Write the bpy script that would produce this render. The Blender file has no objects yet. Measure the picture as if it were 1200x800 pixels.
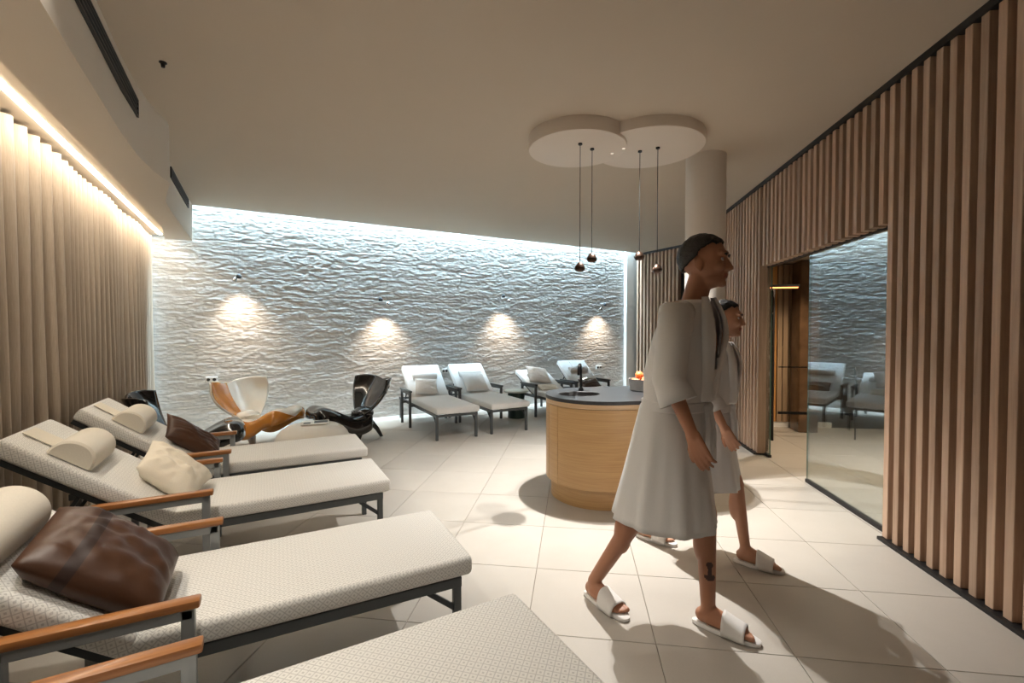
import bpy, bmesh, math, random
import numpy as np
from mathutils import Vector, Matrix, noise as mnoise

C = bpy.context.scene.collection
SC = bpy.context.scene
PI = math.pi
random.seed(7)

# ------------------------------------------------------------------ camera
cam_d = bpy.data.cameras.new('camera')
cam = bpy.data.objects.new('camera', cam_d)
C.objects.link(cam)
cam.location = (0, 0, 1.443)
cam.rotation_euler = (math.radians(90 - 1.285), 0, math.radians(7.77))
cam_d.sensor_width = 36
cam_d.lens = 535 / 1200 * 36
cam_d.clip_start = 0.02
SC.camera = cam

# ------------------------------------------------------------------ world, exposure
world = bpy.data.worlds.new('world')
SC.world = world
world.use_nodes = True
world.node_tree.nodes['Background'].inputs[0].default_value = (1.0, 0.90, 0.78, 1)
world.node_tree.nodes['Background'].inputs[1].default_value = 0.035
SC.view_settings.view_transform = 'Standard'
SC.view_settings.look = 'None'
SC.view_settings.gamma = 1
SC.view_settings.use_curve_mapping = False
SC.view_settings.exposure = 0.0

# light levels (used by the builders of the lamps below)
P_SLOT = 118.0         # cool strip in the ceiling slot along the stone wall
P_COVE = 62.0          # warm strip above the curtain
P_WALLSPOT = 17.0      # small pendant spots in front of the stone wall
P_PENDANT = 9.0       # four pendants above the counter
P_DISC = 840.0         # recessed spots between the ceiling discs
P_FILL = 140.0          # added fill lamps, out of view above and behind the camera
P_BACK = 125.0          # downlights of the room behind the glass
COOL = (0.60, 0.84, 1.0)
WARM = (1.0, 0.78, 0.54)
NEUT = (1.0, 0.90, 0.77)

# ------------------------------------------------------------------ helpers
def V(*a): return Vector(a)

def mesh_obj(name, bm, mat=None, parent=None, smooth=False, loc=None):
    me = bpy.data.meshes.new(name)
    bmesh.ops.recalc_face_normals(bm, faces=bm.faces)
    bm.to_mesh(me); bm.free()
    return link_mesh(name, me, mat, parent, smooth, loc)

def link_mesh(name, me, mat=None, parent=None, smooth=False, loc=None):
    o = bpy.data.objects.new(name, me)
    C.objects.link(o)
    if mat is not None and len(me.materials) == 0:
        for m in (mat if isinstance(mat, (list, tuple)) else [mat]):
            me.materials.append(m)
    if smooth:
        me.shade_smooth()
        if smooth != 'all':
            me.set_sharp_from_angle(angle=math.radians(40))
    if parent is not None: o.parent = parent
    if loc is not None: o.location = loc
    return o

def tag(o, label=None, cat=None, group=None, kind=None):
    if label: o['label'] = label
    if cat: o['category'] = cat
    if group: o['group'] = group
    if kind: o['kind'] = kind
    return o

def empty(name, loc=(0, 0, 0), rz=0, label=None, cat=None, group=None):
    o = bpy.data.objects.new(name, None)
    o.empty_display_size = 0.1
    C.objects.link(o)
    o.location = loc; o.rotation_euler = (0, 0, rz)
    return tag(o, label, cat, group)

def children(o): return [c for c in bpy.data.objects if c.parent == o]

def copy_tree(o, parent=None):
    c = o.copy(); C.objects.link(c)
    if parent is not None: c.parent = parent
    for ch in KIDS.get(o.name, []):
        copy_tree(ch, c)
    return c
KIDS = {}
def index_kids():
    KIDS.clear()
    for x in bpy.data.objects:
        if x.parent: KIDS.setdefault(x.parent.name, []).append(x)

def add_box(bm, c, s, rot=None, bevel=0, seg=2):
    r = bmesh.ops.create_cube(bm, size=1)
    vs = r['verts']
    bmesh.ops.scale(bm, vec=s, verts=vs)
    if bevel:
        es = list({e for v in vs for e in v.link_edges})
        rb = bmesh.ops.bevel(bm, geom=es, offset=bevel, segments=seg, affect='EDGES', profile=0.5)
        vs = list({v for f in rb['faces'] for v in f.verts} | {v for v in vs if v.is_valid})
    M = Matrix.Translation(c)
    if rot is not None: M = M @ rot.to_4x4()
    bmesh.ops.transform(bm, matrix=M, verts=vs)
    return vs

def add_bar(bm, p, q, w, h, up=V(0, 0, 1), bevel=0.0):
    """bar of section w x h from p to q"""
    p = Vector(p); q = Vector(q)
    x = (q - p); L = x.length; x.normalize()
    if abs(x.dot(up)) > .99: up = V(1, 0, 0)
    y = up.cross(x).normalized(); z = x.cross(y)
    R = Matrix((x, y, z)).transposed()
    return add_box(bm, (p + q) / 2, (L, w, h), R, bevel)

def add_tube(bm, pts, r, seg=10, cap=True):
    pts = [Vector(p) for p in pts]
    n = len(pts)
    rs = r if isinstance(r, (list, tuple)) else [r] * n
    rings = []
    pu = None
    for i, p in enumerate(pts):
        t = (pts[min(i + 1, n - 1)] - pts[max(i - 1, 0)]).normalized()
        if pu is None:
            a = V(0, 0, 1) if abs(t.z) < .9 else V(1, 0, 0)
            pu = a.cross(t).normalized()
        u = (pu - t * pu.dot(t)).normalized(); pu = u
        v = t.cross(u)
        rings.append([bm.verts.new(p + (u * math.cos(k * 2 * PI / seg) + v * math.sin(k * 2 * PI / seg)) * rs[i]) for k in range(seg)])
    for i in range(n - 1):
        for k in range(seg):
            bm.faces.new((rings[i][k], rings[i][(k + 1) % seg], rings[i + 1][(k + 1) % seg], rings[i + 1][k]))
    if cap:
        bm.faces.new(rings[0]); bm.faces.new(rings[-1])
    return [v for r_ in rings for v in r_]

def add_lathe(bm, prof, c=(0, 0, 0), seg=32):
    """prof: list of (r, z); closed at ends where r == 0"""
    c = Vector(c); rings = []
    for r, z in prof:
        if r < 1e-6: rings.append([bm.verts.new(c + V(0, 0, z))])
        else: rings.append([bm.verts.new(c + V(r * math.cos(k * 2 * PI / seg), r * math.sin(k * 2 * PI / seg), z)) for k in range(seg)])
    for a, b in zip(rings, rings[1:]):
        for k in range(seg):
            k2 = (k + 1) % seg
            if len(a) == 1 and len(b) == 1: continue
            if len(a) == 1: bm.faces.new((a[0], b[k2], b[k]))
            elif len(b) == 1: bm.faces.new((a[k], a[k2], b[0]))
            else: bm.faces.new((a[k], a[k2], b[k2], b[k]))
    return [v for r_ in rings for v in r_]

def add_prism(bm, poly, z0, z1):
    lo = [bm.verts.new((x, y, z0)) for x, y in poly]
    hi = [bm.verts.new((x, y, z1)) for x, y in poly]
    n = len(poly)
    bm.faces.new(lo[::-1]); bm.faces.new(hi)
    for i in range(n):
        bm.faces.new((lo[i], lo[(i + 1) % n], hi[(i + 1) % n], hi[i]))
    return lo + hi

def add_sphere(bm, c, r, s=(1, 1, 1), seg=16, rings=10, rot=None):
    res = bmesh.ops.create_uvsphere(bm, u_segments=seg, v_segments=rings, radius=r)
    M = Matrix.Translation(c)
    if rot is not None: M = M @ rot.to_4x4()
    M = M @ Matrix.Diagonal((s[0], s[1], s[2], 1))
    bmesh.ops.transform(bm, matrix=M, verts=res['verts'])
    return res['verts']

def add_cone(bm, p, q, r1, r2, seg=14, s=(1, 1)):
    """tapered limb with round ends"""
    p = Vector(p); q = Vector(q)
    add_tube(bm, [p, q], [r1, r2], seg)
    add_sphere(bm, p, r1, seg=seg, rings=10)
    add_sphere(bm, q, r2, seg=seg, rings=10)

def box_uv(me, scale=1.0):
    uv = me.uv_layers.new(name='UVMap')
    for p in me.polygons:
        n = p.normal
        a = (abs(n.x), abs(n.y), abs(n.z))
        k = a.index(max(a))
        for li in p.loop_indices:
            co = me.vertices[me.loops[li].vertex_index].co
            u = (co.y, co.z) if k == 0 else ((co.x, co.z) if k == 1 else (co.x, co.y))
            uv.data[li].uv = (u[0] * scale, u[1] * scale)

def BM(): return bmesh.new()

# ------------------------------------------------------------------ materials
def new_mat(name):
    m = bpy.data.materials.new(name); m.use_nodes = True
    nt = m.node_tree
    return m, nt, nt.nodes['Principled BSDF']

def N(nt, t, **kw):
    n = nt.nodes.new(t)
    for k, v in kw.items():
        if k.startswith('i_'):
            key = k[2:]
            n.inputs[int(key) if key.isdigit() else key].default_value = v
        else: setattr(n, k, v)
    return n

def mixc(nt, a, b, fac, mode='MIX'):
    n = N(nt, 'ShaderNodeMix', data_type='RGBA', blend_type=mode)
    for i, v in ((6, a), (7, b)):
        if hasattr(v, 'is_linked') or isinstance(v, bpy.types.NodeSocket): nt.links.new(v, n.inputs[i])
        else: n.inputs[i].default_value = (*v[:3], 1)
    if isinstance(fac, (int, float)): n.inputs[0].default_value = fac
    else: nt.links.new(fac, n.inputs[0])
    return n.outputs[2]

def mathn(nt, op, a, b=None, clamp=False):
    n = N(nt, 'ShaderNodeMath', operation=op, use_clamp=clamp)
    for i, v in ((0, a), (1, b)):
        if v is None: continue
        if isinstance(v, (int, float)): n.inputs[i].default_value = v
        else: nt.links.new(v, n.inputs[i])
    return n.outputs[0]

def bump(nt, bs, h, strength=.3, dist=.01):
    b = N(nt, 'ShaderNodeBump', i_Strength=strength, i_Distance=dist)
    nt.links.new(h, b.inputs['Height']); nt.links.new(b.outputs[0], bs.inputs['Normal'])

def simple(name, col, rough=.5, metal=0, var=.06, scale=8, bmp=0, coat=0, spec=.5, bscale=None):
    m, nt, bs = new_mat(name)
    tc = N(nt, 'ShaderNodeTexCoord')
    nz = N(nt, 'ShaderNodeTexNoise', i_Scale=scale, i_Detail=4)
    nt.links.new(tc.outputs['Object'], nz.inputs['Vector'])
    d = [max(0, c * (1 - var)) for c in col]; l = [min(1, c * (1 + var)) for c in col]
    nt.links.new(mixc(nt, d, l, nz.outputs[0]), bs.inputs['Base Color'])
    bs.inputs['Roughness'].default_value = rough
    bs.inputs['Metallic'].default_value = metal
    bs.inputs['Coat Weight'].default_value = coat
    bs.inputs['Specular IOR Level'].default_value = spec
    if bmp:
        n2 = N(nt, 'ShaderNodeTexNoise', i_Scale=bscale or scale * 6, i_Detail=6)
        nt.links.new(tc.outputs['Object'], n2.inputs['Vector'])
        bump(nt, bs, n2.outputs[0], bmp, .01)
    return m

def wood(name, c1, c2, axis='Z', rough=.45, scale=1.0, rand=0.0, coat=0.0):
    """straight grained timber along a local axis; rand: spread of tone from piece to piece"""
    m, nt, bs = new_mat(name)
    tc = N(nt, 'ShaderNodeTexCoord'); oi = N(nt, 'ShaderNodeObjectInfo')
    mp = N(nt, 'ShaderNodeMapping')
    s = {'X': (.6, 14, 14), 'Y': (14, .6, 14), 'Z': (14, 14, .6), 'H': (1.4, 1.4, 70)}[axis]
    mp.inputs['Scale'].default_value = [k * scale for k in s]
    off = N(nt, 'ShaderNodeVectorMath', operation='SCALE'); off.inputs[0].default_value = (13, 7, 29)
    nt.links.new(oi.outputs['Random'], off.inputs['Scale'])
    nt.links.new(tc.outputs['Object'], mp.inputs['Vector'])
    add = N(nt, 'ShaderNodeVectorMath', operation='ADD')
    nt.links.new(mp.outputs[0], add.inputs[0]); nt.links.new(off.outputs[0], add.inputs[1])
    nz = N(nt, 'ShaderNodeTexNoise', i_Scale=2.2, i_Detail=8, i_Roughness=.62, i_Distortion=.6)
    nt.links.new(add.outputs[0], nz.inputs['Vector'])
    rp = N(nt, 'ShaderNodeValToRGB')
    rp.color_ramp.elements[0].position = .32; rp.color_ramp.elements[0].color = (*c1, 1)
    rp.color_ramp.elements[1].position = .68; rp.color_ramp.elements[1].color = (*c2, 1)
    nt.links.new(nz.outputs[0], rp.inputs[0])
    col = rp.outputs[0]
    if rand:
        mr = N(nt, 'ShaderNodeMapRange'); mr.inputs[3].default_value = 1 - rand; mr.inputs[4].default_value = 1 + rand * .6
        nt.links.new(oi.outputs['Random'], mr.inputs[0])
        hs = N(nt, 'ShaderNodeHueSaturation'); nt.links.new(mr.outputs[0], hs.inputs['Value']); nt.links.new(col, hs.inputs['Color'])
        col = hs.outputs[0]
    nt.links.new(col, bs.inputs['Base Color'])
    bs.inputs['Roughness'].default_value = rough; bs.inputs['Coat Weight'].default_value = coat
    bump(nt, bs, nz.outputs[0], .08, .004)
    return m

def pattern_fabric(name, p=.033):
    """cream upholstery with a woven taupe diamond lattice, from UV in metres"""
    m, nt, bs = new_mat(name)
    uv = N(nt, 'ShaderNodeUVMap')
    sx = N(nt, 'ShaderNodeSeparateXYZ'); nt.links.new(uv.outputs[0], sx.inputs[0])
    def fold(s, p):
        a = mathn(nt, 'MULTIPLY', s, 1 / p); a = mathn(nt, 'FRACT', mathn(nt, 'ADD', a, 100.0)); return mathn(nt, 'ABSOLUTE', mathn(nt, 'SUBTRACT', a, .5))
    d = mathn(nt, 'ADD', fold(sx.outputs[0], p), fold(sx.outputs[1], p))
    d = mathn(nt, 'MINIMUM', d, mathn(nt, 'SUBTRACT', 1.0, d))           # 0 centre of a diamond .. 0.5 lattice
    lat = mathn(nt, 'GREATER_THAN', d, .435); cen = mathn(nt, 'LESS_THAN', d, .15)
    msk = mathn(nt, 'ADD', lat, cen, True)
    tc = N(nt, 'ShaderNodeTexCoord')
    nz = N(nt, 'ShaderNodeTexNoise', i_Scale=160, i_Detail=3); nt.links.new(tc.outputs['Object'], nz.inputs['Vector'])
    base = mixc(nt, (.78, .765, .725), (.87, .86, .825), nz.outputs[0])
    gry = mixc(nt, (.56, .545, .52), (.64, .63, .605), nz.outputs[0])
    nt.links.new(mixc(nt, base, gry, msk), bs.inputs['Base Color'])
    bs.inputs['Roughness'].default_value = .85; bs.inputs['Specular IOR Level'].default_value = .2
    h = mathn(nt, 'SUBTRACT', nz.outputs[0], mathn(nt, 'MULTIPLY', msk, .6))
    bump(nt, bs, h, .25, .003)
    return m

def cloth(name, col, rough=.9, weave=220, sheen=.2, var=.08):
    m, nt, bs = new_mat(name)
    tc = N(nt, 'ShaderNodeTexCoord')
    nz = N(nt, 'ShaderNodeTexNoise', i_Scale=weave, i_Detail=2); nt.links.new(tc.outputs['Object'], nz.inputs['Vector'])
    n2 = N(nt, 'ShaderNodeTexNoise', i_Scale=5, i_Detail=3); nt.links.new(tc.outputs['Object'], n2.inputs['Vector'])
    a = mixc(nt, [c * (1 - var) for c in col], [min(1, c * (1 + var)) for c in col], nz.outputs[0])
    a = mixc(nt, a, [c * .88 for c in col], mathn(nt, 'MULTIPLY', n2.outputs[0], .5))
    nt.links.new(a, bs.inputs['Base Color'])
    bs.inputs['Roughness'].default_value = rough; bs.inputs['Sheen Weight'].default_value = sheen
    bs.inputs['Specular IOR Level'].default_value = .25
    bump(nt, bs, nz.outputs[0], .2, .002)
    return m

def emit(name, col, strength):
    m = bpy.data.materials.new(name); m.use_nodes = True
    nt = m.node_tree; nt.nodes.clear()
    e = N(nt, 'ShaderNodeEmission'); e.inputs[0].default_value = (*col, 1); e.inputs[1].default_value = strength
    o = N(nt, 'ShaderNodeOutputMaterial'); nt.links.new(e.outputs[0], o.inputs[0])
    return m

def glass_mat(name, tint, refl):
    """architectural glass: clear with a mirror coat that grows towards grazing view"""
    m = bpy.data.materials.new(name); m.use_nodes = True
    nt = m.node_tree; nt.nodes.clear()
    tr = N(nt, 'ShaderNodeBsdfTransparent'); tr.inputs[0].default_value = (*tint, 1)
    gl = N(nt, 'ShaderNodeBsdfGlossy'); gl.inputs[0].default_value = (.93, .97, 1, 1); gl.inputs['Roughness'].default_value = 0.004
    lw = N(nt, 'ShaderNodeLayerWeight'); lw.inputs[0].default_value = .5
    f = mathn(nt, 'ADD', mathn(nt, 'MULTIPLY', mathn(nt, 'POWER', lw.outputs['Facing'], 5.0), .9), .04 + refl, True)
    mx = N(nt, 'ShaderNodeMixShader'); nt.links.new(f, mx.inputs[0]); nt.links.new(tr.outputs[0], mx.inputs[1]); nt.links.new(gl.outputs[0], mx.inputs[2])
    o = N(nt, 'ShaderNodeOutputMaterial'); nt.links.new(mx.outputs[0], o.inputs[0])
    return m

M = {}
M['ceiling'] = simple('ceiling_plaster', (.575, .485, .385), .9, var=.02, scale=3, bmp=.03, bscale=120)
M['soffit'] = simple('soffit_plaster', (.68, .61, .52), .85, var=.02, scale=3, bmp=.03, bscale=120)
M['disc'] = simple('disc_plaster', (.72, .63, .54), .6, var=.02, scale=3)
M['white'] = simple('white_plaster', (.82, .82, .80), .7, var=.02, scale=4)
M['column'] = simple('column_plaster', (.70, .64, .57), .7, var=.03, scale=3, bmp=.04)
M['black'] = simple('black_trim', (.012, .012, .013), .5, var=.1)
M['vent'] = simple('vent_black', (.02, .02, .02), .45, var=.1)
M['slat'] = wood('slat_oak', (.44, .285, .195), (.63, .455, .33), 'Z', .55, rand=.22)
M['slatback'] = simple('slat_backing', (.02, .017, .015), .9)
M['veneer'] = wood('counter_veneer', (.48, .285, .12), (.60, .385, .175), 'H', .42, scale=.8, coat=.05)
M['veneer_lt'] = wood('counter_veneer_light', (.56, .38, .22), (.68, .49, .30), 'H', .45, scale=.8)
M['teak'] = wood('teak_arm', (.26, .095, .028), (.46, .195, .058), 'X', .35, scale=1.6, rand=.1, coat=.1)
M['steel'] = simple('grey_metal', (.29, .305, .31), .45, metal=.35, var=.05, scale=30)
M['steel_mid'] = simple('slate_metal', (.095, .105, .11), .45, metal=.4, var=.06, scale=30)
M['steel_dark'] = simple('dark_metal', (.055, .062, .068), .45, metal=.5, var=.08, scale=30)
M['pattern'] = pattern_fabric('diamond_upholstery')
M['white_fabric'] = cloth('white_outdoor_fabric', (.84, .84, .83), weave=150)
M['linen'] = cloth('linen_bolster', (.80, .74, .63), weave=150)
M['linen_white'] = cloth('white_linen', (.86, .85, .83), weave=150)
M['cream'] = cloth('cream_cotton', (.86, .78, .64), weave=180)
M['brown'] = simple('brown_satin', (.065, .025, .010), .45, var=.3, scale=6, bmp=.06, bscale=60)
M['brown_dark'] = simple('dark_brown_band', (.03, .013, .009), .55, var=.15)
M['navy'] = cloth('navy_canvas', (.012, .016, .028), weave=100)
M['paper'] = simple('white_paper', (.85, .85, .83), .6)
M['black_gloss'] = simple('black_gloss_shell', (.008, .008, .009), .12, var=.1, coat=.6)
M['white_gloss'] = simple('white_gloss_shell', (.88, .83, .74), .18, var=.02, coat=.5)
M['amber'] = simple('amber_gloss_shell', (.62, .24, .035), .2, var=.12, scale=3, coat=.5)
M['pouf'] = simple('table_white', (.78, .74, .67), .4, var=.02)
M['worktop'] = simple('worktop_charcoal', (.035, .037, .04), .35, var=.2, scale=60)
M['black_metal'] = simple('black_metal', (.01, .01, .011), .32, metal=.6)
M['cord'] = simple('cord_black', (.01, .01, .01), .9, spec=.05)
M['basin'] = simple('basin_black', (.008, .008, .008), .55)
M['bronze'] = simple('dark_bronze', (.055, .032, .022), .3, metal=.8, var=.1)
M['chrome'] = simple('satin_chrome', (.62, .62, .63), .25, metal=1, var=.03)
M['bowl'] = simple('grey_ceramic', (.33, .33, .33), .6, var=.1, scale=40)
M['orange'] = simple('orange_peel', (.78, .24, .07), .5, var=.12, scale=8, bmp=.15, bscale=150)
M['green_dark'] = simple('dark_green_lacquer', (.015, .045, .04), .35)
M['mint'] = simple('pale_tabletop', (.62, .70, .68), .3)
M['socket'] = simple('socket_white', (.75, .75, .73), .4)
M['hole'] = simple('socket_black', (.02, .02, .02), .5)
M['skin'] = simple('skin_tan', (.43, .20, .115), .5, var=.08, scale=12, bmp=.05, bscale=200)
M['skin_fair'] = simple('skin_fair', (.52, .27, .17), .5, var=.08, scale=12, bmp=.05, bscale=200)
M['lips'] = simple('lips', (.38, .13, .09), .45)
M['tattoo'] = simple('tattoo_ink', (.07, .035, .03), .55)
M['hair'] = simple('dark_hair', (.012, .009, .008), .5, var=.4, scale=90, bmp=.5, bscale=120)
M['eye'] = simple('eye_white', (.55, .52, .49), .3)
M['iris'] = simple('iris_brown', (.03, .015, .008), .2)
M['robe'] = cloth('terry_white', (.78, .77, .76), weave=260, sheen=.4, var=.06)
M['slipper'] = cloth('slipper_white', (.82, .80, .77), weave=300, sheen=.3)
M['glass'] = glass_mat('coated_glass', (.90, .93, .91), .20)
M['glass_edge'] = simple('glass_edge_green', (.10, .17, .14), .15)
M['tumbler'] = glass_mat('tumbler_glass', (.93, .95, .95), .04)
M['marble'] = simple('brown_marble', (.13, .075, .04), .25, var=.7, scale=5, coat=.3)
M['panel'] = wood('amber_panel', (.50, .23, .07), (.70, .36, .12), 'Z', .4, coat=.2)
M['panel_tan'] = wood('tan_panel', (.33, .22, .13), (.50, .36, .23), 'Z', .5, rand=.15)
M['towel'] = cloth('towel_white', (.78, .74, .68), weave=160)
M['darkwall'] = simple('dark_wall', (.05, .04, .032), .8, var=.2)

def curtain_mat():
    m, nt, bs = new_mat('curtain_linen')
    tc = N(nt, 'ShaderNodeTexCoord')
    mp = N(nt, 'ShaderNodeMapping'); mp.inputs['Scale'].default_value = (90, 90, 6)
    nt.links.new(tc.outputs['Object'], mp.inputs[0])
    nz = N(nt, 'ShaderNodeTexNoise', i_Scale=2, i_Detail=4); nt.links.new(mp.outputs[0], nz.inputs['Vector'])
    nt.links.new(mixc(nt, (.41, .335, .26), (.57, .485, .39), nz.outputs[0]), bs.inputs['Base Color'])
    bs.inputs['Roughness'].default_value = .9; bs.inputs['Sheen Weight'].default_value = .2
    bs.inputs['Specular IOR Level'].default_value = .1
    bump(nt, bs, nz.outputs[0], .25, .003)
    return m
M['curtain'] = curtain_mat()

def stone_mat():
    m, nt, bs = new_mat('split_stone')
    tc = N(nt, 'ShaderNodeTexCoord')
    mp = N(nt, 'ShaderNodeMapping'); mp.inputs['Scale'].default_value = (1.3, 1.3, 9)
    nt.links.new(tc.outputs['Object'], mp.inputs[0])
    n1 = N(nt, 'ShaderNodeTexNoise', i_Scale=1.5, i_Detail=8, i_Roughness=.65); nt.links.new(mp.outputs[0], n1.inputs['Vector'])
    n2 = N(nt, 'ShaderNodeTexNoise', i_Scale=9, i_Detail=6, i_Roughness=.7); nt.links.new(mp.outputs[0], n2.inputs['Vector'])
    c = mixc(nt, (.56, .55, .535), (.72, .71, .69), n1.outputs[0])
    c = mixc(nt, c, (.40, .385, .37), mathn(nt, 'MULTIPLY', mathn(nt, 'SUBTRACT', n2.outputs[0], .45, True), 1.5, True))
    nt.links.new(c, bs.inputs['Base Color'])
    bs.inputs['Roughness'].default_value = .9; bs.inputs['Specular IOR Level'].default_value = .2
    h = mathn(nt, 'ADD', n2.outputs[0], mathn(nt, 'MULTIPLY', n1.outputs[0], 1.5))
    bump(nt, bs, h, .4, .012)
    return m
M['stone'] = stone_mat()

def tile_mat():
    m, nt, bs = new_mat('porcelain_tile')
    tc = N(nt, 'ShaderNodeTexCoord'); oi = N(nt, 'ShaderNodeObjectInfo')
    geo = N(nt, 'ShaderNodeNewGeometry')
    n1 = N(nt, 'ShaderNodeTexNoise', i_Scale=3.0, i_Detail=6, i_Roughness=.6); nt.links.new(geo.outputs['Position'], n1.inputs['Vector'])
    n2 = N(nt, 'ShaderNodeTexNoise', i_Scale=120, i_Detail=3); nt.links.new(geo.outputs['Position'], n2.inputs['Vector'])
    c = mixc(nt, (.475, .44, .39), (.565, .53, .48), n1.outputs[0])
    c = mixc(nt, c, (.40, .365, .32), mathn(nt, 'MULTIPLY', n2.outputs[0], .3))
    mr = N(nt, 'ShaderNodeMapRange'); mr.inputs[3].default_value = .95; mr.inputs[4].default_value = 1.05
    nt.links.new(oi.outputs['Random'], mr.inputs[0])
    hs = N(nt, 'ShaderNodeHueSaturation'); nt.links.new(mr.outputs[0], hs.inputs['Value']); nt.links.new(c, hs.inputs['Color'])
    nt.links.new(hs.outputs[0], bs.inputs['Base Color'])
    bs.inputs['Roughness'].default_value = .42; bs.inputs['Specular IOR Level'].default_value = .35
    bump(nt, bs, n2.outputs[0], .04, .002)
    return m
M['tile'] = tile_mat()
M['grout'] = simple('grout', (.26, .22, .18), .9)

# ------------------------------------------------------------------ layout of the room
ANG = math.radians(36)
D = V(math.cos(ANG), math.sin(ANG), 0)       # along the stone wall
NN = V(-math.sin(ANG), math.cos(ANG), 0)     # into the stone wall
A = V(-3.295, 7.236, 0)                      # a point on its foot
CZ = 3.144                                   # ceiling
U = V(-.593, .805, 0)                        # along the curtain, towards the stone wall
UN = V(.805, .593, 0)                        # out of the curtain into the room
CP = V(-3.20, 2.19, 0)
XR = 2.12                                    # slat fronts of the right wall
def wl(s, off=0, z=0): return A + D * s - NN * off + V(0, 0, z)

def clip(poly, p, n):
    out = []
    for i in range(len(poly)):
        a, b = poly[i], poly[(i + 1) % len(poly)]
        da = (a[0] - p[0]) * n[0] + (a[1] - p[1]) * n[1]; db = (b[0] - p[0]) * n[0] + (b[1] - p[1]) * n[1]
        if da <= 0: out.append(a)
        if da * db < 0:
            t = da / (da - db); out.append((a[0] + (b[0] - a[0]) * t, a[1] + (b[1] - a[1]) * t))
    return out
ROOM = [((XR + .07, 0), (1, 0)), ((A.x, A.y), (NN.x, NN.y)), ((CP.x - .1 * UN.x, CP.y - .1 * UN.y), (-UN.x, -UN.y)),
        ((1.43, 10.5), (NN.y, -NN.x)), ((0, -1.2), (0, -1))]
REAR = [((XR + .07, 0), (-1, 0)), ((5.2, 0), (1, 0)), ((0, 7.38), (0, 1)), ((0, 2.9), (0, -1))]

# floor with one object per tile
bm = BM()
add_box(bm, (-.2, 4.6, -.056), (14, 13.5, .1))
floor = tag(mesh_obj('floor', bm, M['grout']), 'beige large format tiled floor with thin grey joints', kind='structure')
T = .6; g = .0018
def tile_mesh(poly):
    cx = sum(p[0] for p in poly) / len(poly); cy = sum(p[1] for p in poly) / len(poly)
    b = BM(); n = len(poly); bev = .002
    def sh(p, k):
        d = Vector((p[0] - cx, p[1] - cy)); L = d.length
        return (p[0] - d.x / L * k, p[1] - d.y / L * k)
    lo = [b.verts.new((*p, -.008)) for p in poly]; mi = [b.verts.new((*p, -.0015)) for p in poly]
    hi = [b.verts.new((*sh(p, bev), 0)) for p in poly]
    for r1, r2 in ((lo, mi), (mi, hi)):
        for i in range(n): b.faces.new((r1[i], r1[(i + 1) % n], r2[(i + 1) % n], r2[i]))
    b.faces.new(hi)
    me = bpy.data.meshes.new('tile'); bmesh.ops.recalc_face_normals(b, faces=b.faces); b.to_mesh(me); b.free()
    me.materials.append(M['tile']); return me
h = T / 2 - g
full = tile_mesh([(-h, -h), (h, -h), (h, h), (-h, h)])
tiles = []
for i in range(-12, 9):
    for j in range(-6, 16):
        cx = .378 + .6 * i + .3; cy = 2.147 + .6 * j + .3
        sq = [(cx - h, cy - h), (cx + h, cy - h), (cx + h, cy + h), (cx - h, cy + h)]
        for planes in (ROOM, REAR):
            q = sq
            for p, n in planes:
                q = clip(q, p, n)
                if len(q) < 3: break
            if len(q) < 3: continue
            ar = abs(sum(q[k][0] * q[(k + 1) % len(q)][1] - q[(k + 1) % len(q)][0] * q[k][1] for k in range(len(q)))) / 2
            if ar < .004: continue
            if ar > (2 * h) ** 2 - 1e-5: tiles.append((math.hypot(cx, cy), full, (cx, cy, 0)))
            else: tiles.append((math.hypot(cx, cy), tile_mesh(q), (0, 0, 0)))
tiles.sort(key=lambda t: t[0])
for _, me, lc in tiles[:300]:
    link_mesh('tile', me, None, floor, loc=lc)
if len(tiles) > 300:
    b = BM()
    for _, me, lc in tiles[300:]:
        k = len(b.verts); b.from_mesh(me); b.verts.ensure_lookup_table()
        bmesh.ops.translate(b, vec=lc, verts=b.verts[k:])
    tag(mesh_obj('far_tiles', b, M['tile'], floor), kind='stuff')

# ceiling with the slot along the stone wall
ce = [wl(-6.5, .30), wl(5.42, .30), wl(5.78, .28), V(2.13, 9.55, 0), V(2.3, 9.3, 0), V(2.3, -1.2, 0), V(-3.2, -1.2, 0)]
bm = BM(); add_prism(bm, [(p.x, p.y) for p in ce][::-1], CZ, CZ + .12)
tag(mesh_obj('ceiling', bm, M['ceiling']), 'smooth warm beige plaster ceiling', kind='structure')
bm = BM()                                         # roof of the slot and its upstand
add_box(bm, wl(1.4, .14, 4.36), (9.6, .6, .06), Matrix.Rotation(ANG, 3, 'Z'))
add_box(bm, wl(1.2, .33, 3.75), (9.2, .04, 1.2), Matrix.Rotation(ANG, 3, 'Z'))
tag(mesh_obj('trim_1', bm, M['white']), 'white lining of the light slot above the stone wall', kind='structure')
bm = BM()
add_box(bm, wl(1.25, .16, 4.30), (8.6, .24, .03), Matrix.Rotation(ANG, 3, 'Z'))
tag(mesh_obj('slot_light', bm, emit('slot_led', COOL, P_SLOT)), 'cool white strip light hidden in the slot above the stone wall', 'strip light')

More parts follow.
